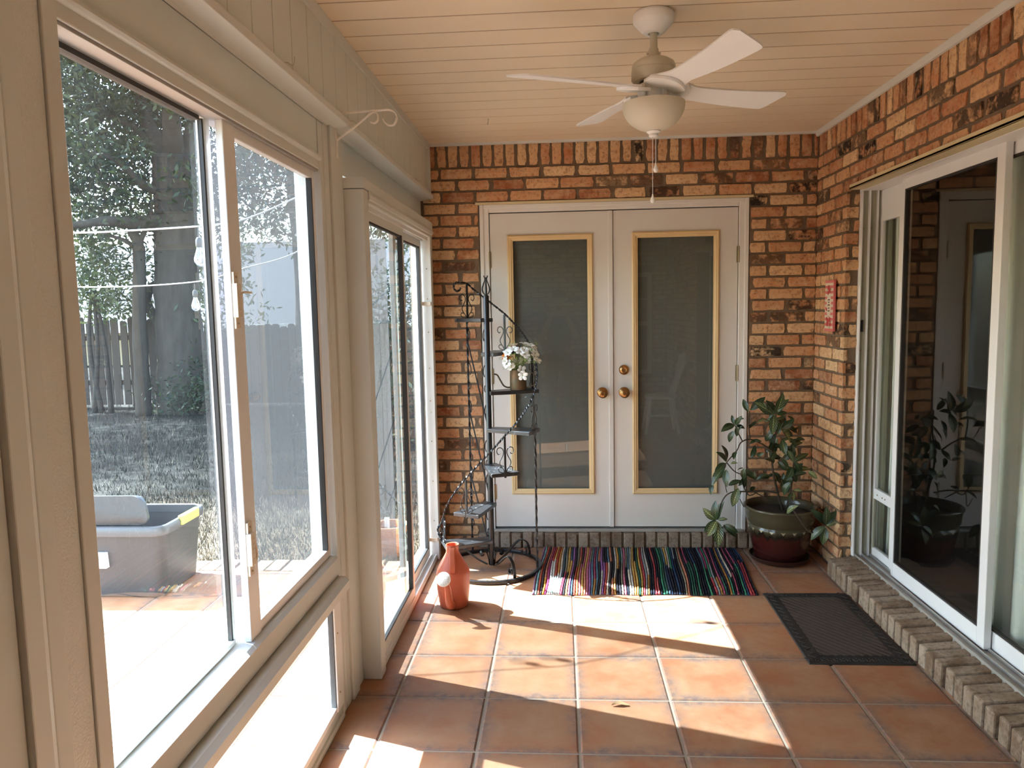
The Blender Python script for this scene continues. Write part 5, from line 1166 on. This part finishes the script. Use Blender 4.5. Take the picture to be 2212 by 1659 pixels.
# ------------------------------------------------------------------ garden
ZP, ZG = -0.06, -0.10
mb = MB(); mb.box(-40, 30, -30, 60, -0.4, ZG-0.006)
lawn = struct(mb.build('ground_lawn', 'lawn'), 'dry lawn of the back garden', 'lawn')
mb = MB(); mb.box(-3.9, -0.93, -6.2, -0.33, -0.3, ZP-0.006)
pa = struct(mb.build('ground_patio', 'concrete'), 'terracotta tiled patio outside the windows', 'patio')
mb = MB(); tiles(mb, TX0-0.2, TY0+0.1, TT, ((-12, -1), (-14, 6)), ZP, clip=(-3.9, -0.96, -6.2, -0.33), seed=8); mb.build('tiles', 'tile', pa)
mb = MB(); rr = random.Random(6); x = -3.9
while x < -0.95: mb.box(x+0.006, x+0.100, -0.33, -0.13, ZG-0.06, ZP+rr.uniform(-.004, .006), tone=rr.random()); x += 0.106
struct(mb.build('trim_brick_edging', 'step_brick', bevel=0.006), 'row of bricks edging the patio', 'edging')
# dry grass blades; sunlit ones near the patio painted paler
rr = random.Random(14); mb = MB()
V_, F_, T_ = [], [], []
def blades(n, x0, x1, y0, y1, h0, h1):
    for _ in range(n):
        x, y = rr.uniform(x0, x1), rr.uniform(y0, y1)
        h = rr.uniform(h0, h1); an = rr.uniform(0, 6.28); l = rr.uniform(0.2, 1.1)*h; w_ = rr.uniform(.0025, .005); c, s_ = math.cos(an), math.sin(an); o = len(V_)
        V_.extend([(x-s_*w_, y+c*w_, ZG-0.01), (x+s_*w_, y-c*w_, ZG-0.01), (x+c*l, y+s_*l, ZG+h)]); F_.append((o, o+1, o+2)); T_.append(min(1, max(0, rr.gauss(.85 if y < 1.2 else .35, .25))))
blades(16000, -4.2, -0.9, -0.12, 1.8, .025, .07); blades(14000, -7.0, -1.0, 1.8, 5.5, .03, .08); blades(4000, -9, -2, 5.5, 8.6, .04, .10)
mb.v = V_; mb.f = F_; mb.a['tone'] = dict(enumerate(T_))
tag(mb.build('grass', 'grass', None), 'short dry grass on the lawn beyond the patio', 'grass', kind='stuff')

# fence: upright boards with gaps, two rails, posts
FYB = 8.35
def fence(name, x0, x1, z1, gap, label, seed):
    rr = random.Random(seed); o = thing(name, ((x0+x1)/2, FYB, ZG), label, 'fence'); mb = MB(); x = x0
    while x < x1:
        wd_ = rr.uniform(.125, .145); top = z1+rr.uniform(-.05, .06); y = FYB+rr.uniform(-.008, .008)
        mb.prism([(x, ZG+0.04), (x+wd_, ZG+0.04), (x+wd_, top-0.03), (x+wd_-0.03, top), (x+0.03, top), (x, top-0.03)], 'y', y, y+0.018, tone=rr.random()); x += wd_+rr.uniform(gap*0.4, gap*1.5)
    mb.build('boards', 'fence', o)
    for z in (ZG+0.45, z1-0.35):
        mb = MB(); mb.box(x0, x1, FYB+0.02, FYB+0.06, z-0.045, z+0.045, tone=0.2); mb.build('rail', 'fence', o)
    x = x0+0.3
    while x < x1:
        mb = MB(); mb.box(x, x+0.09, FYB+0.055, FYB+0.145, ZG-0.1, z1, tone=0.3); mb.build('post', 'fence', o); x += 2.4
fence('board_fence', -13.0, -6.75, 1.52, 0.035, 'weathered picket fence with wide gaps beyond the lawn', 1)
fence('board_fence', -6.75, 3.0, 1.32, 0.006, 'tighter grey board fence to the right of the large tree', 2)

# neighbour's house
nh = thing('neighbour_house', (-13.0, 21.0, -1.0), 'neighbouring tan brick house with grey shingle roof behind the fence', 'house')
mb = MB(); mb.box(-24, 6.5, 20.0, 28, -1.0, 1.25); mb.build('wall', 'far_wall', nh)
mb = MB(); mb.prism([(19.3, 1.18), (24.0, 4.3), (28.7, 1.18), (24.0, 4.15)][:0] or [(19.3, 1.20), (24.0, 4.35), (28.7, 1.20), (28.7, 1.12), (19.3, 1.12)], 'x', -24.6, 7.1); mb.build('roof', 'roof', nh)
mb = MB(); mb.box(-24.6, 7.1, 19.22, 19.32, 1.02, 1.22); mb.build('fascia', 'fascia', nh)
mb = MB(); mb.box(-9.9, -9.0, 19.97, 20.03, -0.2, 0.9); wf = mb.build('window', 'fascia', nh); mb = MB(); mb.box(-9.8, -9.1, 19.95, 19.97, -0.1, 0.8); mb.build('pane', 'gasket', wf)

# trees
NPR = np.random.default_rng(5)
def crown(parent, clusters, m, size, name='crown'):
    """clusters (x,y,z,r,n): loose leaf sprays"""
    vs, fs, tn = [], [], []
    for (x, y, z, r, n) in clusters:
        k = max(1, n//22); cen = NPR.normal(0, 1, (k, 3)); cen /= np.linalg.norm(cen, axis=1)[:, None]; cen *= (NPR.random((k, 1))**0.45)*r; cen += (x, y, z)
        for c in cen:
            p = c + NPR.normal(0, 0.16, (22, 3))*np.array([1, 1, .7])
            for q in p:
                d = NPR.normal(0, 1, 3); d /= np.linalg.norm(d); e = np.cross(d, NPR.normal(0, 1, 3)); e /= np.linalg.norm(e); s_ = size*NPR.uniform(.6, 1.25)
                o = len(vs); vs.extend([q-d*s_, q+e*s_*.36, q+d*s_, q-e*s_*.36]); fs.append((o, o+1, o+2, o+3)); tn.append(float(NPR.random()))
    mb = MB(); mb.v = [tuple(v) for v in vs]; mb.f = fs; mb.a['tone'] = dict(enumerate(tn))
    return mb.build(name, m, parent)
def limbs(parent, paths, name='trunk'):
    mb = MB()
    for pts, r0, r1 in paths:
        P = bez(pts, 6); n = len(P); rr = random.Random(len(pts)*7+int(r0*100))
        mb.tube(P, [(r0+(r1-r0)*i/(n-1))*(1+rr.uniform(-.07, .07)) for i in range(n)], 12)
    return mb.build(name, 'bark', parent, True, angle=180)
def A(u, v, y): return at_y(u, v, y)
# the big oak (base beside the fence)
y = 7.6
oak = thing('oak_tree', A(388, 885, y), 'large oak with thick forked trunk in front of the fence', 'tree')
b0 = A(392, 905, y)
limbs(oak, [([A(392, 910, y), A(392, 800, y), A(384, 650, y), A(382, 520, y), A(378, 400, y), A(376, 340, y)], .40, .33),
            ([A(375, 390, y), A(345, 320, y), A(318, 262, y+.3), A(300, 180, y+.5), A(300, 60, y+.8)], .17, .07),
            ([A(376, 360, y), A(372, 280, y-.3), A(368, 200, y-.6), A(380, 60, y-.9)], .19, .08),
            ([A(392, 370, y), A(408, 310, y+.2), A(425, 240, y+.4), A(440, 120, y+.8)], .17, .07),
            ([A(375, 470, y), A(300, 482, y-.5), A(230, 478, y-1), A(150, 488, y-1.4)], .13, .05),
            ([A(372, 420, y), A(310, 400, y-.4), A(250, 345, y-.8), A(180, 330, y-1)], .09, .03),
            ([A(348, 330, y), A(280, 270, y), A(200, 240, y-.3)], .07, .03)])
cl = []; rr = random.Random(31)
for k in range(84):
    u, v = rr.uniform(60, 640), rr.uniform(-160, 400)
    if v > 300 and 330 < u < 440: continue
    p = A(u, v, rr.uniform(8.3, 9.8) if (280 < u < 455 and 140 < v < 440) else rr.uniform(6.0, 9.5)); cl.append((p.x, p.y, p.z, rr.uniform(.7, 1.25), 520))
for k in range(14):
    u, v = rr.uniform(130, 360), rr.uniform(380, 500); p = A(u, v, rr.uniform(6.5, 9)); cl.append((p.x, p.y, p.z, rr.uniform(.4, .7), 260))
for k in range(85):
    x, z = rr.uniform(-16, -6.5), rr.uniform(5.0, 9.5); y = rr.uniform(-.33*x+.9, 10.5); cl.append((x, y, z, rr.uniform(.8, 1.4), 480))
crown(oak, cl, 'oak_leaf', .066)
# slender leaning tree left of the oak
y = 7.2
t2 = thing('slender_tree', A(305, 890, y), 'slender pale trunked tree left of the large oak', 'tree')
limbs(t2, [([A(312, 905, y), A(306, 800, y), A(301, 690, y), A(301, 600, y), A(299, 530, y), A(285, 500, y)], .13, .08), ([A(299, 540, y), A(270, 520, y), A(225, 505, y)], .05, .02), ([A(299, 530, y), A(320, 480, y), A(330, 430, y)], .05, .02)])
crown(t2, [(*A(u, v, yy), r, n) for u, v, yy, r, n in ((240, 520, 7, .5, 200), (200, 540, 7, .5, 200), (330, 470, 7.3, .4, 160), (280, 480, 7.4, .5, 200))], 'oak_leaf', .055)
# curved sapling between them
y = 7.9
t3 = thing('curved_sapling', A(352, 740, y), 'small tree with hooked trunk between the oak and the slender tree', 'tree')
limbs(t3, [([A(366, 800, y), A(352, 712, y), A(330, 680, y), A(318, 650, y), A(325, 622, y), A(345, 610, y)], .10, .06), ([A(340, 690, y), A(348, 650, y), A(356, 620, y)], .05, .03), ([A(335, 640, y), A(336, 600, y), A(338, 560, y)], .03, .015)])
crown(t3, [(*A(u, v, 7.9), .3, 110) for u, v in ((340, 570), (330, 620), (360, 600))], 'light_leaf', .055)
# leafy understorey at left and right, lighter trees far behind
def bush(name, pts, m, size, label, yb):
    o = thing(name, (pts[0][0], pts[0][1], ZG), label, 'tree' if 'tree' in name else 'shrub'); crown(o, pts, m, size, 'foliage')
    rr = random.Random(int(abs(pts[0][0]*100))); c = Vector(pts[0][:3]); limbs(o, [([(c.x+rr.uniform(-.2, .2), c.y, ZG-.05), (c.x+rr.uniform(-.15, .15), c.y, (c.z+ZG)/2), (c.x, c.y, c.z)], .05, .02) for _ in range(3)], 'stem'); return o
bush('understorey_tree', [(*A(u, v, yy), r, n) for u, v, yy, r, n in ((200, 600, 7.6, .6, 420), (215, 660, 7.7, .5, 350), (250, 640, 7.5, .5, 320), (180, 560, 7.5, .5, 300), (240, 590, 7.8, .45, 260), (150, 620, 7.8, .7, 400))], 'light_leaf', .060, 'light green leafy small tree over the left part of the fence', 7.6)
bush('understorey_tree', [(*A(u, v, yy), r, n) for u, v, yy, r, n in ((450, 640, 8.0, .6, 380), (480, 600, 8.1, .6, 380), (450, 540, 8.2, .6, 380), (500, 660, 8.0, .6, 350), (460, 460, 8.3, .7, 380))], 'light_leaf', .060, 'light green leafy small tree right of the large oak', 8.0)
bush('evergreen_shrub', [(*A(u, v, yy), r, n) for u, v, yy, r, n in ((425, 840, 7.3, .45, 500), (400, 860, 7.2, .45, 450), (460, 850, 7.5, .5, 450), (440, 790, 7.6, .4, 300), (350, 850, 7.6, .35, 220))], 'dark_leaf', .045, 'dark glossy shrub at the foot of the large oak', 7.3)
bush('evergreen_shrub', [(x, y, z, r, n) for x, y, z, r, n in ((-2.0, 4.2, .5, .6, 700), (-1.5, 4.4, .6, .6, 700), (-2.4, 4.5, 1.0, .6, 700), (-1.8, 4.3, 1.2, .7, 800), (-1.3, 4.5, 1.4, .6, 700), (-2.1, 4.6, 1.8, .6, 600), (-1.5, 4.6, 2.0, .6, 600), (-1.0, 4.6, .6, .5, 500), (-0.9, 4.7, 1.4, .5, 500), (-2.7, 4.6, .5, .5, 500))], 'dark_leaf', .05, 'large dark shrub added beyond the lawn to darken the view through the box framed window', 4.4)  # shrub added to darken what shows behind the box window glass
for k, (x, y, h, lab) in enumerate(((-17, 15, 8, 'tall leafy tree standing far left behind the picket fence'), (-11.5, 16.5, 9, 'tall leafy tree standing behind the neighbouring house gable'), (-7.0, 15, 8, 'tall leafy tree behind the grey board fence'), (-3.0, 14, 8, 'tall leafy tree glimpsed through the screened window half'), (-24, 13, 9, 'tall leafy tree at the far left of the garden view'))):
    o = thing('garden_tree', (x, y, ZG), lab, 'tree', 'tall trees behind the fences'); limbs(o, [([(x, y, ZG-1), (x+.1, y, h*.3), (x-.1, y+.1, h*.6), (x, y, h*.9)], .25, .08)]); rr = random.Random(k+50)
    crown(o, [(x+rr.uniform(-2.6, 2.6), y+rr.uniform(-1.5, 1.5), rr.uniform(h*.42, h*1.15), rr.uniform(.8, 1.4), 330) for _ in range(20)], 'light_leaf' if k in (1, 3) else 'oak_leaf', .085)

# ------------------------------------------------------------------ storage tote on the patio
TX1, TX0_, TY1, TY0_ = -2.27, -3.02, -0.33, -0.80
to = thing('storage_tote', ((TX0_+TX1)/2, (TY0_+TY1)/2, ZP), 'large grey plastic storage tote with lime latch on the patio', 'tote')
hT = 0.43
def rrect(x0, x1, y0, y1, r, n=5):
    P = []
    for cx, cy, a0 in ((x1-r, y1-r, 0), (x0+r, y1-r, 90), (x0+r, y0+r, 180), (x1-r, y0+r, 270)):
        for i in range(n+1): a = math.radians(a0+90*i/n); P.append((cx+r*math.cos(a), cy+r*math.sin(a)))
    return P
def loft(mb, rings, cap0=True, cap1=False):
    n = len(rings[0]); o = len(mb.v); mb.v += [tuple(p) for rg in rings for p in rg]
    for i in range(len(rings)-1):
        for k in range(n): j = (k+1) % n; mb.f.append((o+i*n+k, o+i*n+j, o+(i+1)*n+j, o+(i+1)*n+k))
    if cap0: mb.f.append(tuple(o+k for k in range(n))[::-1])
    if cap1: mb.f.append(tuple(o+(len(rings)-1)*n+k for k in range(n)))
def ringz(g, z, r): return [(x, y, z) for x, y in rrect(TX0_-g, TX1+g, TY0_-g, TY1+g, r)]
mb = MB(); loft(mb, [ringz(-.03, ZP+.002, .05), ringz(-.02, ZP+.01, .06), ringz(.010, ZP+hT-.055, .06), ringz(.010, ZP+hT-.05, .06), ringz(.004, ZP+hT-.05, .055), ringz(-.030, ZP+.02, .04)]); mb.f.append(tuple(range(len(mb.v)-24, len(mb.v)))); body = mb.build('body', 'tote', to, True)
mb = MB(); loft(mb, [ringz(.008, ZP+hT-.058, .06), ringz(.030, ZP+hT-.056, .075), ringz(.034, ZP+hT-.02, .08), ringz(.026, ZP+hT-.004, .075), ringz(.014, ZP+hT, .065), ringz(.004, ZP+hT-.004, .055), ringz(.002, ZP+hT-.05, .055)], False); mb.build('rim', 'tote_rim', to, True)
mb = MB(); xm = TX1+.035; ym = (TY0_+TY1)/2+.03; mb.box(xm-.022, xm+.012, ym-.10, ym+.10, ZP+hT-.045, ZP+hT+.012); mb.build('latch', 'lime', to, bevel=.008)
s0, s1 = at_y(188, 1210, TY0_-.02), at_y(231, 1228, TY0_-.02); s2 = at_y(228, 1195, TY0_-.02).z
mb = MB(); mb.box(s0.x, s1.x, TY0_-.022, TY0_+.012, s1.z, s2); stc = mb.build('sticker', 'sticker', body)
for p_ in [stc]: p_.rotation_euler = (0, 0, 0)
mb = MB(); a_, b_, c_, d_ = s0.x+.012, s1.x-.014, s1.z+.022, s2-.012; mb.prism([(a_, c_), (b_-.012, c_+.004), (b_-.004, d_-.018), (b_, d_), (a_, d_)], 'y', TY0_-.0235, TY0_-.022); mb.build('sticker_mark', 'sticker_mark', stc)
# the lid lies tilted across the near corner
ld = MB(); O = Vector((-2.72, TY0_+.005, ZP+hT+.006)); ux = Vector((1, 0.02, 0)).normalized(); uy = Vector((-0.22, 0.10, 0.95)).normalized(); nz = ux.cross(uy).normalized()
R2 = rrect(-.34, .37, 0.0, .165, .05); n = len(R2)
def LP(p, h): return O+ux*p[0]+uy*p[1]+nz*h
loft(ld, [[LP(p, -.02) for p in R2], [LP((p[0]*1.03, p[1]*1.03-.004), -.018) for p in R2], [LP((p[0]*1.03, p[1]*1.03-.004), .004) for p in R2], [LP(p, .010) for p in R2]], True, True)
lid = thing('tote_lid', O, 'grey lid of the storage tote tipped up against its near rim', 'lid')
ld.build('panel', 'tote', lid, True)
mb = MB()
for (a, b, c, d, hh) in ((-.33, .010, .36, .020, -.030), (-.33, .145, .36, .160, -.030)): mb.obox(LP(((a+c)/2, (b+d)/2), -.024), ux*(c-a)/2, uy*(d-b)/2, nz*.006)
for s0 in (-.10, .14): mb.obox(LP((s0-.03, .082), -.0235), (ux*-.35+uy).normalized()*.065, (ux+uy*.35).normalized()*.012, nz*.005)
mb.each('rib', 'tote_rim', lid, bevel=.003)
# small clay pot outside the box window
cp = thing('clay_pot', (-1.17, 0.10, ZG), 'terracotta pot on the ground outside the box framed window', 'pot')
zb = ZG
mb = MB(); mb.lathe([(0, zb), (.075, zb), (.105, zb+.17), (.117, zb+.17), (.120, zb+.215), (.106, zb+.215), (.095, zb+.165), (0, zb+.15)], (-1.17, 0.10, 0), 32); mb.build('body', 'clay', cp, True)
mb = MB(); mb.lathe([(0, zb+.17), (.097, zb+.168)], (-1.17, 0.10, 0), 24); mb.build('soil', 'soil', cp)
mb = MB(); mb.box(-1.20, -1.165, .06, .064, zb+.14, zb+.27); mb.build('plant_label', 'sticker', cp)

# ------------------------------------------------------------------ string lights across the patio
def string_light(pts, bulbs, label):
    P = bez(pts, 8); o = thing('string_light', P[0], label, 'string lights', 'string lights over the patio')
    mb = MB(); mb.tube(P, 0.0042, 6); mb.build('cable', 'cable', o, True)
    for b in bulbs:
        q = min(P, key=lambda p: (p-Vector(b)).length); x, y, z = q
        mb = MB(); mb.tube([(x, y, z+.004), (x, y, z-.055)], .0035, 6); mb.lathe([(0, -.052), (.010, -.055), (.0165, -.066), (.0165, -.100), (.014, -.104), (0, -.104)], (x, y, z), 16); s_ = mb.build('socket', 'black_plastic', o, True)
        mb = MB(); mb.lathe([(.013, -.102), (.014, -.112), (.022, -.135), (.0285, -.158), (.028, -.175), (.018, -.190), (.006, -.196), (0, -.197)], (x, y, z), 20); mb.build('bulb', 'bulb', s_, True)
        mb = MB(); mb.tube(bez([(x-.004, y, z-.11), (x-.008, y, z-.15), (x, y, z-.175), (x+.008, y, z-.15), (x+.004, y, z-.11)], 4), .0008, 4); mb.build('filament', 'wire', s_)
ya = -1.10
string_light([A(-160, 505, ya-.15), A(160, 503, ya-.1), A(300, 497, ya-.05), A(428, 489, ya), A(462, 486, ya+.02), A(560, 462, ya+.15), (-1.10, -.42, 2.40)], [A(428, 489, ya), A(488, 482, ya+.04), A(-120, 505, ya-.15), (-1.2, -.52, 2.33)], 'upper string of clear bulbs hanging over the patio')
yb = 0.15
string_light([A(-100, 612, yb-.2), A(165, 620, yb-.1), A(300, 618, yb), A(420, 609, yb), A(470, 598, yb), A(525, 580, yb), A(660, 533, yb), (-1.15, 0.22, 2.45)], [A(420, 609, yb), A(40, 617, yb-.15)], 'lower string of clear bulbs hanging over the patio')
# ------------------------------------------------------------------ white chair beside the camera (mirrored in the door glass)
HX, HY = 1.22, -4.45
ch = thing('windsor_chair', (HX, HY, 0), 'white spindle back wooden chair mirrored in the right door glass', 'chair')
mb = MB(); pr_ = []
vs = []; fs = []; n = 32
for z, g in ((.425, .93), (.430, .98), (.445, 1.0), (.458, .98), (.462, .93)):
    for k in range(n): a = 2*math.pi*k/n; vs.append((HX+.20*g*math.cos(a), HY+.20*g*math.sin(a)*(1 if abs(math.sin(a)) < .9 else .98), z))
for i in range(4):
    for k in range(n): j = (k+1) % n; fs.append((i*n+k, i*n+j, (i+1)*n+j, (i+1)*n+k))
fs += [tuple(range(n))[::-1], tuple(4*n+k for k in range(n))]; mb.add(vs, fs); mb.build('seat', 'white_lacquer', ch, True)
for sx in (-1, 1):
    for sy in (-1, 1):
        a, b = Vector((HX+sx*.13, HY+sy*.13, .43)), Vector((HX+sx*.20, HY+sy*.20, 0.0)); P = [a.lerp(b, i/14) for i in range(15)]
        mb = MB(); mb.tube(P, [.014+.007*abs(math.sin(i*.9))+(.004 if 4 < i < 9 else 0) for i in range(15)], 12); mb.build('leg', 'white_lacquer', ch, True)
mb = MB()
for sx in (-1, 1): mb.tube([(HX+sx*.17, HY-.17, .20), (HX+sx*.17, HY, .20), (HX+sx*.17, HY+.17, .20)], [.009, .014, .009], 10)
mb.tube([(HX-.17, HY, .20), (HX, HY, .20), (HX+.17, HY, .20)], [.009, .014, .009], 10); mb.each('stretcher', 'white_lacquer', ch, smooth=True)
# back rises at the wall side (towards +x)
for k in range(7):
    t = (k-3)/3; a = Vector((HX+.155-.02*t*t, HY+t*.13, .455)); b = Vector((HX+.27, HY+t*.17, .90-.02*t*t)); P = [a.lerp(b, i/8) for i in range(9)]
    rad = .013 if abs(t) == 1 else .007
    mb = MB(); mb.tube(P, [rad+(.005*math.sin(i*1.1) if abs(t) == 1 else .002*math.sin(i*.8)) for i in range(9)], 10); mb.build('spindle', 'white_lacquer', ch, True)
mb = MB(); mb.tube(bez([(HX+.265, HY-.20, .885), (HX+.285, HY-.1, .925), (HX+.29, HY, .94), (HX+.285, HY+.1, .925), (HX+.265, HY+.20, .885)], 6), 0, flat=(.010, .040), up=(0, 0, 1)); mb.build('crest_rail', 'white_lacquer', ch, True, bevel=.006)

# ------------------------------------------------------------------ the photographer, mirrored in the left door glass
px, py = -0.02, -5.02
ps = thing('person', (px, py, 0), 'person in dark clothes holding a camera, mirrored in the left door glass', 'person')
def skin(name, verts, edges, radii, m, parent, sub=2, root=0):
    me = bpy.data.meshes.new(name); L = WORLD[parent.name]; me.from_pydata([tuple(Vector(v)-L) for v in verts], edges, []); o = bpy.data.objects.new(name, me); COL.objects.link(o); me.materials.append(MATS[m]); o.parent = parent; WORLD[o.name] = L
    md = o.modifiers.new('skin', 'SKIN'); md.use_smooth_shade = True
    for i, sv in enumerate(me.skin_vertices[0].data): sv.radius = radii[i] if hasattr(radii[i], '__len__') else (radii[i], radii[i]); sv.use_root = (i == root)
    s_ = o.modifiers.new('subdivision', 'SUBSURF'); s_.levels = s_.render_levels = sub; return o
V = []; E_ = []; RR = []
def chain(pts, start=None):
    prev = start
    for (x, y, z, r) in pts:
        V.append((px+x, py+y, z)); RR.append(r); i = len(V)-1
        if prev is not None: E_.append((prev, i))
        prev = i
    return prev
pel = chain([(0, 0, .93, (.155, .11))]); wa = chain([(0, 0, 1.10, (.14, .10))], pel); chs = chain([(0, 0, 1.30, (.165, .115))], wa); nk = chain([(0, .0, 1.44, (.075, .07)), (0, .02, 1.52, .055), (0, .045, 1.60, (.072, .085)), (0, .045, 1.68, (.075, .095)), (0, .035, 1.745, (.055, .07))], chs)
hands = []
for s_ in (-1, 1):
    sh_ = chain([(s_*.175, 0, 1.40, .062), (s_*.23, -.01, 1.27, .052), (s_*.235, .03, 1.14, .043), (s_*.17, .13, 1.30, .036), (s_*.095, .20, 1.455, .027), (s_*.075, .225, 1.505, (.036, .018))], chs)
    hip = chain([(s_*.09, 0, .86, .092), (s_*.105, .01, .68, .078), (s_*.11, .02, .48, .056), (s_*.115, .0, .30, .054), (s_*.12, -.01, .09, .038), (s_*.125, .06, .045, (.042, .034)), (s_*.13, .15, .03, (.04, .025))], pel)
body = skin('body', V, E_, RR, 'skin', ps, 2, pel)
for s_ in (-1, 1):
    for k, (dz, ln) in enumerate(((.030, .062), (.012, .068), (-.006, .064), (-.022, .052))):
        b = Vector((px+s_*.072, py+.235, 1.52+dz)); pts = [b, b+Vector((-s_*.012, .022, .006)), b+Vector((-s_*.030, .030, .006)), b+Vector((-s_*ln*.75, .028, .002))]
        skin('finger', pts, [(0, 1), (1, 2), (2, 3)], [.009, .0085, .008, .007], 'skin', ps, 1)
    b = Vector((px+s_*.072, py+.215, 1.49)); skin('thumb', [b, b+Vector((-s_*.018, .005, .004)), b+Vector((-s_*.040, .004, .010))], [(0, 1), (1, 2)], [.011, .010, .008], 'skin', ps, 1)
# clothes follow the body
Vs = [(px, py, .80), (px, py, 1.06), (px, py, 1.30), (px, py, 1.42)]; Es = [(0, 1), (1, 2), (2, 3)]; Rs = [(.168, .125), (.155, .115), (.178, .128), (.10, .085)]
for s_ in (-1, 1):
    o = len(Vs); Vs += [(px+s_*.175, py, 1.40), (px+s_*.232, py-.01, 1.27), (px+s_*.238, py+.02, 1.17)]; Rs += [.074, .066, .062]; Es += [(2, o), (o, o+1), (o+1, o+2)]
skin('shirt', Vs, Es, Rs, 'shirt', ps, 2, 1)
Vs = [(px, py, 1.08), (px, py, .90)]; Es = [(0, 1)]; Rs = [(.150, .112), (.170, .125)]
for s_ in (-1, 1):
    o = len(Vs); Vs += [(px+s_*.09, py, .82), (px+s_*.105, py+.01, .66), (px+s_*.11, py+.02, .48), (px+s_*.115, py, .30), (px+s_*.12, py-.01, .10)]; Rs += [.105, .093, .074, .070, .066]; Es += [(1, o), (o, o+1), (o+1, o+2), (o+2, o+3), (o+3, o+4)]
skin('trousers', Vs, Es, Rs, 'trousers', ps, 2, 0)
mb = MB(); mb.sphere((px, py+.030, 1.715), .1, 20, 14, (.84, 1.02, .80)); hr = mb.build('hair', 'hair', ps, True)
for q in range(len(mb.v)): pass
mb = MB(); hy = py+.132
mb.sphere((px, hy+.012, 1.655), .017, 10, 8, (.8, 1.2, 1.3)); mb.build('nose', 'skin', ps, True); mb = MB()
for s_ in (-1, 1): mb.sphere((px+s_*.082, py+.045, 1.66), .028, 10, 8, (.35, .7, 1.1))
mb.each('ear', 'skin', ps, smooth=True)
mb = MB()
for s_ in (-1, 1): mb.sphere((px+s_*.03, hy-.004, 1.685), .010, 10, 8)
mb.each('eye', 'hair', ps, smooth=True)
mb = MB(); mb.box(px-.022, px+.022, hy-.004, hy+.004, 1.612, 1.618); mb.build('mouth', 'hair', ps, True)
# camera body in the hands
cb = thing('compact_camera', (px, py+.225, 1.53), 'small black camera held up by the person mirrored in the glass', 'camera')
mb = MB(); mb.box(px-.052, px+.052, py+.205, py+.232, 1.515, 1.578); mb.lathe([(0, 0), (.024, 0), (.024, .018), (.018, .020), (0, .016)], (px+.005, py+.232, 1.546), 24, Vector((0, 1, 0))); mb.build('body', 'black_plastic', cb, bevel=.004)
